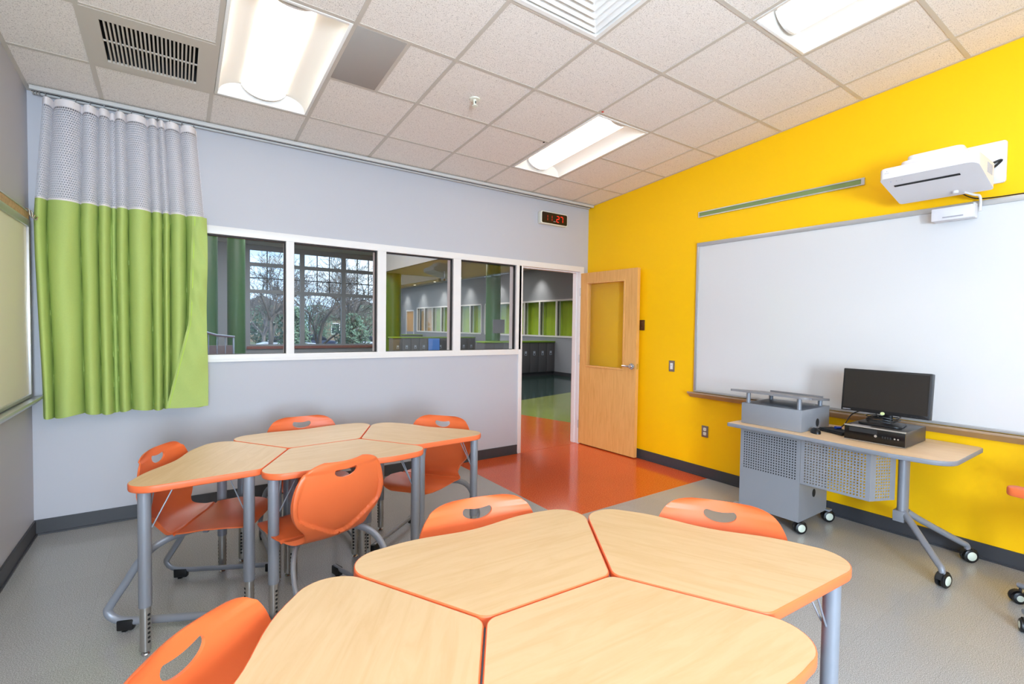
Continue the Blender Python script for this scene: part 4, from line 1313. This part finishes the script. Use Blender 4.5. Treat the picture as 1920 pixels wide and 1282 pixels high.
wc = thing('black_wall_cable', 'thin black cable lying along the top of the whiteboard', 'cable')
MB().tube(spline([(-0.1, -3.63, 2.36), (-0.03, -3.7, 2.325), (-0.012, -3.9, 2.319), (-0.012, -4.4, 2.32), (-0.012, -5.2, 2.319)], 8), 0.004, 6).build('cord', 'black', wc)

# ------------------------------------------------------------------ task chair at the right edge
tk = thing('task_chair', 'orange task chair on casters, mostly outside the right edge', 'chair', (-0.639, -4.306, 0), math.radians(-5))
link('shell', SHELL, tk).location = (0, -0.06, 0.03)
MB().cyl((0, 0, 0.12), (0, 0, 0.44), 0.022, 16).build('gas_lift', 'black', tk)
MB().box(-0.1, 0.1, -0.1, 0.1, 0.435, 0.465).build('mechanism', 'black', tk, bevel=0.01)
for k in range(5):
    a = 2 * PI * k / 5 + math.radians(71)
    d = Vector((math.cos(a), math.sin(a), 0))
    sp_ = MB().tube([d * 0.02 + Vector((0, 0, 0.115)), d * 0.3 + Vector((0, 0, 0.095))], [0.024, 0.015], 10, (0, 0, 1)).build('base_arm', 'steel', tk)
    caster(tk, d.x * 0.29, d.y * 0.29, a + 1.1, 0.032, 0.09)
for s in (-1, 1):
    MB().tube(spline([(s * 0.16, -0.02, 0.45), (s * 0.26, -0.02, 0.46), (s * 0.27, -0.02, 0.56), (s * 0.24, 0.04, 0.66)], 6), 0.013, 10, (0, 1, 0)).build('armrest_support', 'steel', tk)
    MB().prism(rrect(s * 0.235 - 0.038, s * 0.235 + 0.038, -0.03, 0.262, 0.034), 0.655, 0.7).build('armrest', 'shell', tk, bevel=0.01)

# ------------------------------------------------------------------ hall beyond the glass
HXL, HX, HYE, HZ, HLOW, BK = -6.5, 5.16, 20.0, 4.9, 3.31, 1.8
hf = struct(MB().prism([(HXL, 0.12), (HX + 0.2, 0.12), (HX + 0.2, HYE), (HXL, HYE)], -0.1, 0.0).build('floor_hall', 'floor_dark'))
MB().prism([(HXL, 0.0), (1.2, 0.0), (1.2, -0.9), (0.97, 0.0), (0.403, 1.972), (-1.9, 9.9), (HXL, 9.9)][::-1] if False else [(-1.008, 0.0), (-0.135, 0.0), (-0.135, 0.12), (0.936, 0.12), (-1.9, 9.99), (HXL, 9.99), (HXL, 0.12), (-1.008, 0.12)], -0.05, 0.0015).build('orange_floor', 'floor_orange', hf)
MB().prism([(0.936, 0.12), (HX, 0.12), (HX, 4.23), (1.329, 3.289), (-0.36, 4.63)], -0.05, 0.001).build('green_floor', 'floor_green', hf)
# wall facing us along X = HX
win_z0, win_z1 = 1.2, 2.25
wr_ = MB().box(HX, HX + 0.15, 0.12, HYE, 0, win_z0 - 0.05).box(HX, HX + 0.15, 0.12, HYE, win_z1 + 0.05, HZ)
groups = [(4.4, 11.15), (11.42, 17.5)]
for a, b in ((0.12, 4.4), (11.15, 11.42), (17.5, 17.85), (18.85, HYE)):
    wr_.box(HX, HX + 0.15, a, b, win_z0 - 0.05, win_z1 + 0.05)
wr_.box(HX, HX + 0.15, 17.85, 18.85, win_z1 - 0.05, win_z1 + 0.05)
struct(wr_.build('wall_hall_right', 'hall_grey'))
struct(MB().box(HX - 0.012, HX, 0.12, 17.85, 0.001, 0.11).build('baseboard_hall', 'base'))
ORDN = ['first', 'second', 'third', 'fourth', 'fifth', 'sixth', 'seventh', 'eighth']
for gi, (a, b) in enumerate(groups):
    nb = 8 if gi == 0 else 7
    f = MB().box(HX - 0.02, HX + 0.14, a, b, win_z1, win_z1 + 0.05).box(HX - 0.02, HX + 0.14, a, b, win_z0 - 0.05, win_z0)
    wo_ = struct(f.build('window_%d' % (3 + gi), 'frame_white'))
    st_ = (b - a) / nb
    for k in range(nb + 1):
        y = a + st_ * k
        MB().box(HX - 0.02, HX + 0.14, y - 0.03, y + 0.03, win_z0, win_z1).build('mullion', 'frame_white', wo_)
    for k in range(nb):
        y0, y1 = a + st_ * k + 0.03, a + st_ * (k + 1) - 0.03
        MB().box(HX + 0.05, HX + 0.055, y0, y1, win_z0, win_z1).build('pane', 'glass_far', wo_)
        MB().box(HX + 0.03, HX + 0.05, y1 - 0.02, y1, win_z0, win_z1).build('gasket', 'gasket', wo_)
    for k in range(nb):
        y0, y1 = a + st_ * k, a + st_ * (k + 1)
        warm = gi == 1 and k >= nb - 2
        rows = []
        for z in (win_z0 - 0.1, win_z1 + 0.1):
            rows.append([(HX + 0.2 + 0.02 * math.sin(9 * (y0 + (y1 - y0) * q / 24)) + 0.012 * math.sin(31 * (y0 + (y1 - y0) * q / 24)), y0 + (y1 - y0) * q / 24, z) for q in range(25)])
        o = MB().grid(rows).build('hall_curtain' if not warm else 'wood_screen', 'curtain_hall' if not warm else 'warm_wood', recalc=False)
        tag(o, (('green curtain panel behind the %s pane from the right, ' + ('near' if gi == 0 else 'far') + ' hall window strip') % ORDN[k] if not warm else 'warm wood toned panel behind the %s pane of the far hall window strip' % ORDN[k]), 'curtain' if not warm else 'panel', 'green curtains in the far hall windows' if not warm else 'wood panels in the far hall windows')
struct(MB().box(HX + 0.35, HX + 0.4, 0.12, HYE, 0, HZ).build('wall_hall_rear', 'hall_grey'))
d3 = bpy.data.objects.new('door_2', None); COL.objects.link(d3); struct(d3)
MB().box(HX + 0.02, HX + 0.06, 17.92, 18.78, 0.01, 2.14).build('leaf', 'warm_wood', d3)
MB().box(HX - 0.02, HX + 0.1, 17.85, 17.92, 0, 2.2).box(HX - 0.02, HX + 0.1, 18.78, 18.85, 0, 2.2).box(HX - 0.02, HX + 0.1, 17.92, 18.78, 2.14, 2.2).build('door_frame', 'frame_white', d3)
MB().box(HX - 0.0, HX + 0.02, 18.0, 18.08, 0.98, 1.06).build('door_handle', 'bright', d3)
# hall ceilings, bulkhead, left wall
BKE, BK2 = 12.6, 4.35
hc = struct(MB().box(BK, HX + 0.4, 0.12, BKE, HLOW, HLOW + 0.1).box(BK2, HX + 0.4, BKE, HYE, HLOW, HLOW + 0.1).build('ceiling_hall_low', 'tee'))
struct(MB().box(BK - 0.1, BK, 0.12, BKE, HLOW, HZ).box(BK - 0.1, BK2, BKE, BKE + 0.1, HLOW, HZ).box(BK2 - 0.1, BK2, BKE + 0.1, HYE, HLOW, HZ).build('trim_2', 'hall_grey'))
struct(MB().box(HXL, BK - 0.1, 0.12, HYE, HZ, HZ + 0.1).box(BK - 0.1, BK2, BKE, HYE, HZ, HZ + 0.1).build('ceiling_hall_high', 'tee'))
struct(MB().box(HXL - 0.15, HXL, 0.12, HYE, 0, HZ).build('wall_hall_left', 'hall_grey'))
struct(MB().box(HXL, 0.12, 0.121, 0.13, 3.1, HZ).box(0.12, HX + 0.4, 0.121, 0.2, 0, HZ).build('wall_hall_near', 'hall_grey'))
# glazed end wall of the hall
ez0, ez1, ex0, ex1 = 0.42, 4.75, -1.72, 4.33
we = MB().box(HXL, ex0, HYE, HYE + 0.2, 0, HZ).box(ex1, HX + 0.4, HYE, HYE + 0.2, 0, HZ).box(ex0, ex1, HYE, HYE + 0.2, 0, ez0 - 0.12).box(ex0, ex1, HYE, HYE + 0.2, ez1, HZ)
struct(we.build('wall_hall_end', 'hall_grey'))
struct(MB().box(ex0, ex1, HYE - 0.06, HYE + 0.24, ez0 - 0.12, ez0).build('trim_3', 'brick'))
w5 = MB()
w5.box(ex0, ex0 + 0.14, HYE, HYE + 0.12, ez0, ez1); w5.box(ex1 - 0.14, ex1, HYE, HYE + 0.12, ez0, ez1)
w5.box(ex0 + 0.14, ex1 - 0.14, HYE, HYE + 0.12, ez0, ez0 + 0.08); w5.box(ex0 + 0.14, ex1 - 0.14, HYE, HYE + 0.12, ez1 - 0.08, ez1)
win5 = struct(w5.build('window_5', 'hall_grey'))
vx = [ex0 + 0.14, 0.55, 2.41, ex1 - 0.04]
for x in vx[1:3]:
    MB().box(x - 0.1, x + 0.1, HYE, HYE + 0.12, ez0 + 0.08, ez1 - 0.08).build('mullion', 'hall_grey', win5)
for z in (2.86, 4.05):
    MB().box(ex0 + 0.14, ex1 - 0.14, HYE + 0.001, HYE + 0.119, z - 0.08, z + 0.08).build('transom', 'hall_grey', win5)
for i in range(3):
    a, b = vx[i] + 0.1 * (i > 0), vx[i + 1] - 0.1
    for k in (1, 2):
        x = a + (b - a) * k / 3
        MB().box(x - 0.02, x + 0.02, HYE + 0.03, HYE + 0.07, 2.94, 3.97).build('muntin', 'gasket', win5)
        MB().box(x - 0.02, x + 0.02, HYE + 0.03, HYE + 0.07, 4.13, ez1 - 0.08).build('muntin', 'gasket', win5)
    MB().box(a, b, HYE + 0.031, HYE + 0.069, 3.43, 3.47).build('muntin', 'gasket', win5)
    for z0, z1 in ((ez0 + 0.08, 2.78), (2.94, 3.97), (4.13, ez1 - 0.08)):
        MB().box(a, b, HYE + 0.045, HYE + 0.05, z0, z1).build('pane', 'glass_far', win5)
# columns
ORD = ['first', 'second', 'third', 'fourth', 'fifth', 'sixth', 'seventh', 'eighth', 'ninth', 'tenth', 'eleventh', 'twelfth', 'thirteenth', 'fourteenth', 'fifteenth']
def column(x, y, r, z1, label):
    t = thing('hall_column', label, 'column', (x, y, 0), group=None)
    MB().lathe([(r, 0.0), (r, z1)], 28).build('shaft', 'column', t)
    MB().lathe([(r + 0.01, 0.0), (r + 0.01, 0.11), (r, 0.115)], 28).build('base_ring', 'base', t)
    return t
c1 = column(3.40, 7.75, 0.22, HLOW, 'green column with grey sign behind the fourth window pane')
sg = tag(MB().box(-0.2, 0.2, -0.235, -0.222, 0, 0.4).build('wall_sign', 'sign'), 'blank grey square sign mounted on the green column', 'sign')
sg.location = (3.46, 7.75, 1.26)
column(2.19, 12.72, 0.29, HLOW, 'green column standing behind the third window pane')
column(-3.4, 14.0, 0.27, HZ, 'dark green column at the left edge of the first pane')
column(-2.62, 14.0, 0.26, HZ, 'dark green column beside the tall glazed end wall')
# lockers under a green counter
def locker_row(x0, n, y, w_, lbl, grp, z1=0.995, ctr_label=None):
    for k in range(n):
        t = thing('locker', ORD[k] + ' from the left, ' + lbl, 'locker', (x0 + w_ * k, y, 0), group=grp)
        MB().box(0.0, w_ - 0.001, 0.0, 0.42, 0.1, z1).build('body', 'locker', t)
        MB().box(0.0, w_ - 0.001, 0.03, 0.42, 0.0, 0.1).build('plinth', 'base', t)
        dd = MB().box(0.006, w_ - 0.007, -0.016, 0.0, 0.115, z1 - 0.012).build('door', 'locker', t, bevel=0.002)
        MB().box(w_ * 0.38, w_ * 0.62, -0.022, -0.016, 0.62, 0.74).build('handle', 'locker_pull', dd)
        MB().box(w_ * 0.43, w_ * 0.57, -0.023, -0.022, 0.635, 0.67).build('lock', 'hole', dd)
    tag(MB().box(x0 - 0.02, x0 + w_ * n, y - 0.04, y + 0.46, z1 + 0.001, z1 + 0.041).build('counter_top', 'counter', bevel=0.004), ctr_label, 'counter')
locker_row(2.67, 8, 7.0, 0.31, 'dark grey metal locker with small pull under the nearest green counter', 'lockers seen through the doorway', ctr_label='green counter top over the lockers seen through the doorway')
locker_row(1.9, 10, 11.9, 0.325, 'dark grey locker in the middle row seen through the third pane', 'lockers in the middle of the hall', ctr_label='green counter top on the middle locker row, through third pane')
locker_row(3.3, 5, 16.6, 0.35, 'dark grey locker in the farthest row of the hall', 'lockers at the far end of the hall', ctr_label='green counter top on the farthest locker row in the hall')
# blue screen on a small desk
bs = thing('blue_monitor', 'blue lit monitor seen through the third window pane', 'monitor', (0.23, 5.0, 0), math.radians(-12))
MB().box(-0.13, 0.13, 0.0, 0.02, 0.86, 1.19).build('housing', 'black', bs, bevel=0.004)
MB().box(-0.12, 0.12, -0.003, 0.0, 0.87, 1.18).build('screen', 'bluescreen', bs)
MB().cyl((0, 0.03, 0.76), (0, 0.03, 0.9), 0.02, 12).build('neck', 'black', bs)
MB().box(-0.1, 0.1, -0.06, 0.1, 0.741, 0.76).build('foot', 'black', bs)
hd = thing('hall_desk', 'grey desk in the hall carrying the blue monitor', 'desk', (0.23, 5.05, 0))
MB().box(-0.6, 0.6, -0.3, 0.3, 0.71, 0.74).build('top', 'locker', hd)
for x in (-0.55, 0.55):
    for y in (-0.25, 0.25): MB().cyl((x, y, 0), (x, y, 0.71), 0.02, 10).build('leg', 'steel', hd)
# stair rail
sr = thing('stair_railing', 'steel stair railing with thin pickets behind the first pane', 'railing')
MB().tube([(-5.2, 6.0, 1.72), (-3.62, 6.0, 1.22), (-3.34, 6.0, 1.19)], 0.022, 10).build('handrail', 'rail', sr)
for k in range(14):
    x = -3.36 - 0.13 * k
    zt = 1.19 if x > -3.6 else 1.22 + (-3.62 - x) * 0.316
    MB().cyl((x, 6.0, 0.0 if k % 7 == 0 else 0.12), (x, 6.0, zt), 0.018 if k % 7 == 0 else 0.008, 8).build('picket', 'rail', sr)
MB().tube([(-5.2, 6.0, 0.12), (-3.34, 6.0, 0.12)], 0.015, 8).build('bottom_rail', 'rail', sr)
sc_ = tag(MB().box(-5.3, -3.32, 6.3, 6.36, 0, 1.02).build('stair_screen', 'locker'), 'dark low wall behind the stair railing', 'wall')
# hanging projector in the hall
hp = thing('hall_projector', 'projector hung on a pole under the low hall ceiling', 'projector', (3.2, 10.6, HLOW))
MB().cyl((0, 0, -0.25), (0, 0, 0.0), 0.02, 10).build('pole', 'alu', hp)
MB().box(-0.2, 0.2, -0.16, 0.16, -0.36, -0.25).build('body', 'rail', hp, bevel=0.015)
MB().cyl((-0.08, -0.18, -0.305), (-0.08, -0.15, -0.305), 0.035, 14).build('lens', 'black', hp)
# downlights washing the hall wall
for i, y in enumerate((5.2, 7.72, 10.1, 12.3, 14.6, 16.75, 18.7)):
    dl = thing('downlight', 'small round hall downlight, %s of the row counting away from the camera' % ORDN[i], 'ceiling light', (HX - 0.45, y, HLOW), group='hall wall downlights')
    MB().lathe([(0.05, -0.002), (0.08, -0.004), (0.085, 0.0)], 20).build('trim_ring', 'white_metal', dl)
    MB().lathe([(0.0, 0.0005), (0.05, 0.0005), (0.05, -0.001), (0, -0.001)], 16).build('lamp_face', emit_mat('downlight face', (255, 244, 228), 6.0) if i == 0 else bpy.data.materials['downlight face'], dl)
    ld = bpy.data.lights.new('downlight_lamp', 'SPOT')
    ld.energy = 70; ld.spot_size = math.radians(84); ld.spot_blend = 1.0; ld.shadow_soft_size = 0.06; ld.color = (1.0, 0.95, 0.88)
    lo_ = bpy.data.objects.new('downlight_lamp', ld); COL.objects.link(lo_); lo_.parent = dl
    lo_.location = (0, 0, -0.02); lo_.rotation_euler = (0, math.radians(-14), 0)

# ------------------------------------------------------------------ outside the glazed end
gz = -1.0
struct(MB().box(-70, 70, HYE + 0.3, 130, gz - 0.2, gz).build('ground', 'lawn'))
tag(MB().box(-50, 50, 34, 48, gz, gz + 0.02).build('parking_lot', 'asphalt'), 'grey parking lot outside the glazed end wall', 'parking lot')
def tree(x, y, h, seed, label):
    rnd = random.Random(seed)
    t = thing('bare_tree', label, 'tree', (x, y, gz), group='bare trees outside')
    trunk, tw = MB(), MB()
    def branch(p, d, ln, r, depth):
        pts = [p]; q = Vector(p); dd = Vector(d)
        for i in range(3):
            dd = (dd + Vector((rnd.uniform(-.2, .2), rnd.uniform(-.2, .2), rnd.uniform(-.06, .12)))).normalized()
            q = q + dd * ln / 3
            pts.append(q.copy())
        (trunk if depth < 2 else tw).tube(pts, [max(0.011, r * (1 - 0.14 * i)) for i in range(4)], 6 if depth < 2 else 3, (0.3, 0.9, 0.1), cap=False)
        if depth < 6:
            for k in range(4 if depth < 2 else 3 if depth < 5 else 2):
                a = rnd.uniform(0, 2 * PI); sp = rnd.uniform(0.4, 1.0)
                o_ = dd.orthogonal().normalized(); o2 = dd.cross(o_)
                nd = (dd + (o_ * math.cos(a) + o2 * math.sin(a)) * sp).normalized()
                branch(pts[rnd.choice([1, 2, 3, 3])], nd, ln * rnd.uniform(0.6, 0.8), r * 0.5, depth + 1)
    branch(Vector((0, 0, 0)), Vector((rnd.uniform(-.1, .1), 0, 1)), h * 0.27, h * 0.017, 0)
    trunk.build('trunk', 'bark', t, recalc=False)
    o = tw.build('twigs', 'bark', t, recalc=False); o['kind'] = 'stuff'
tree(3.1, 28, 10, 3, 'spreading bare tree in the middle, closest outside the end window')
tree(0.5, 29, 10, 11, 'bare tree at the left side of the end window')
tree(6.0, 30, 10, 21, 'bare tree at the right side of the end window')
tree(2.6, 49, 12, 5, 'distant bare tree beyond the parking lot on the left')
tree(11.6, 50, 13, 8, 'distant bare tree beyond the parking lot on the right')
tree(7.4, 51, 13, 14, 'distant bare tree in the middle beyond the parking lot')
def bush(x, y, h, r, seed, label):
    rnd = random.Random(seed)
    t = thing('evergreen_tree', label, 'tree', (x, y, gz), group='evergreens outside')
    MB().cyl((0, 0, 0), (0, 0, h * 0.8), 0.12, 8, 0.03).build('trunk', 'bark', t)
    lf = MB()
    for k in range(3500):
        z = rnd.random() ** 1.2; a = rnd.uniform(0, 2 * PI)
        rr = r * (4 * z * (1 - z) * 0.75 + 0.28) * math.sqrt(rnd.random()) * (0.85 + 0.25 * math.sin(5 * a + 9 * z))
        c = Vector((rr * math.cos(a), rr * math.sin(a), 0.2 + z * h))
        u = Vector((rnd.gauss(0, 1), rnd.gauss(0, 1), rnd.gauss(0, 1))).normalized() * 0.11
        v = u.orthogonal().normalized() * 0.06
        lf.add([c - u, c + v, c + u, c - v], [(0, 1, 2, 3)])
    o = lf.build('foliage', 'leaf', t, recalc=False); o['kind'] = 'stuff'
bush(1.35, 26.5, 3.2, 0.9, 1, 'dark evergreen just left of the heavy window mullion')
bush(4.7, 26.5, 2.9, 1.0, 2, 'dark evergreen at the right of the end window')
bush(3.6, 55, 4.2, 2.4, 3, 'low evergreen thicket far back on the left')
bush(8.8, 55, 4.4, 2.8, 4, 'low evergreen thicket far back in the middle')
bush(14.6, 55, 4.6, 2.8, 5, 'low evergreen thicket far back on the right')
def house(x, y, w_, d_, h_, label):
    t = thing('house', label, 'house', (x, y, gz))
    MB().box(-w_ / 2, w_ / 2, 0, d_, 0, h_).build('wall', 'ext_wall', t)
    MB().prism([(-w_ / 2 - 0.4, h_), (w_ / 2 + 0.4, h_), (0, h_ + w_ * 0.28)], -0.4, d_ + 0.4, 'y').build('roof', 'ext_roof', t)
    for k in range(4):
        wx = -w_ / 2 + w_ * (k + 0.5) / 4
        wf_ = MB().box(wx - 0.6, wx + 0.6, -0.06, 0.0, 1.0, 2.6).build('window', 'frame_white', t)
        MB().box(wx - 0.5, wx + 0.5, -0.08, -0.06, 1.1, 2.5).build('pane', 'car_glass', wf_)
house(5.0, 68, 9, 8, 3.6, 'tan house with gable roof beyond the bare trees on the left')
house(18.0, 68, 10, 9, 3.4, 'tan house with gable roof beyond the bare trees on the right')
def car(x, y, m, label):
    t = thing('car', label, 'car', (x, y, gz + 0.02))
    MB().prism(rounded([(-2.2, 0.3), (2.2, 0.3), (2.2, 0.85), (1.2, 0.95), (-1.7, 1.0), (-2.2, 0.85)], 0.12, 4), -0.85, 0.85, 'y').build('body', m, t, bevel=0.04)
    MB().prism(rounded([(-1.6, 0.97), (1.15, 0.93), (0.45, 1.45), (-1.1, 1.45)], 0.1, 4), -0.72, 0.72, 'y').build('cabin', 'car_glass', t, bevel=0.03)
    for wx in (-1.4, 1.35):
        for wy in (-0.86, 0.66): MB().cyl((wx, wy, 0.32), (wx, wy + 0.2, 0.32), 0.32, 18).build('wheel', 'black', t)
car(2.9, 37, 'car_a', 'silver car parked in front of the left house')
car(9.0, 38, 'car_a', 'silver car parked at the right of the lot')
car(5.9, 42.5, 'car_b', 'dark blue car parked between the two silver ones')
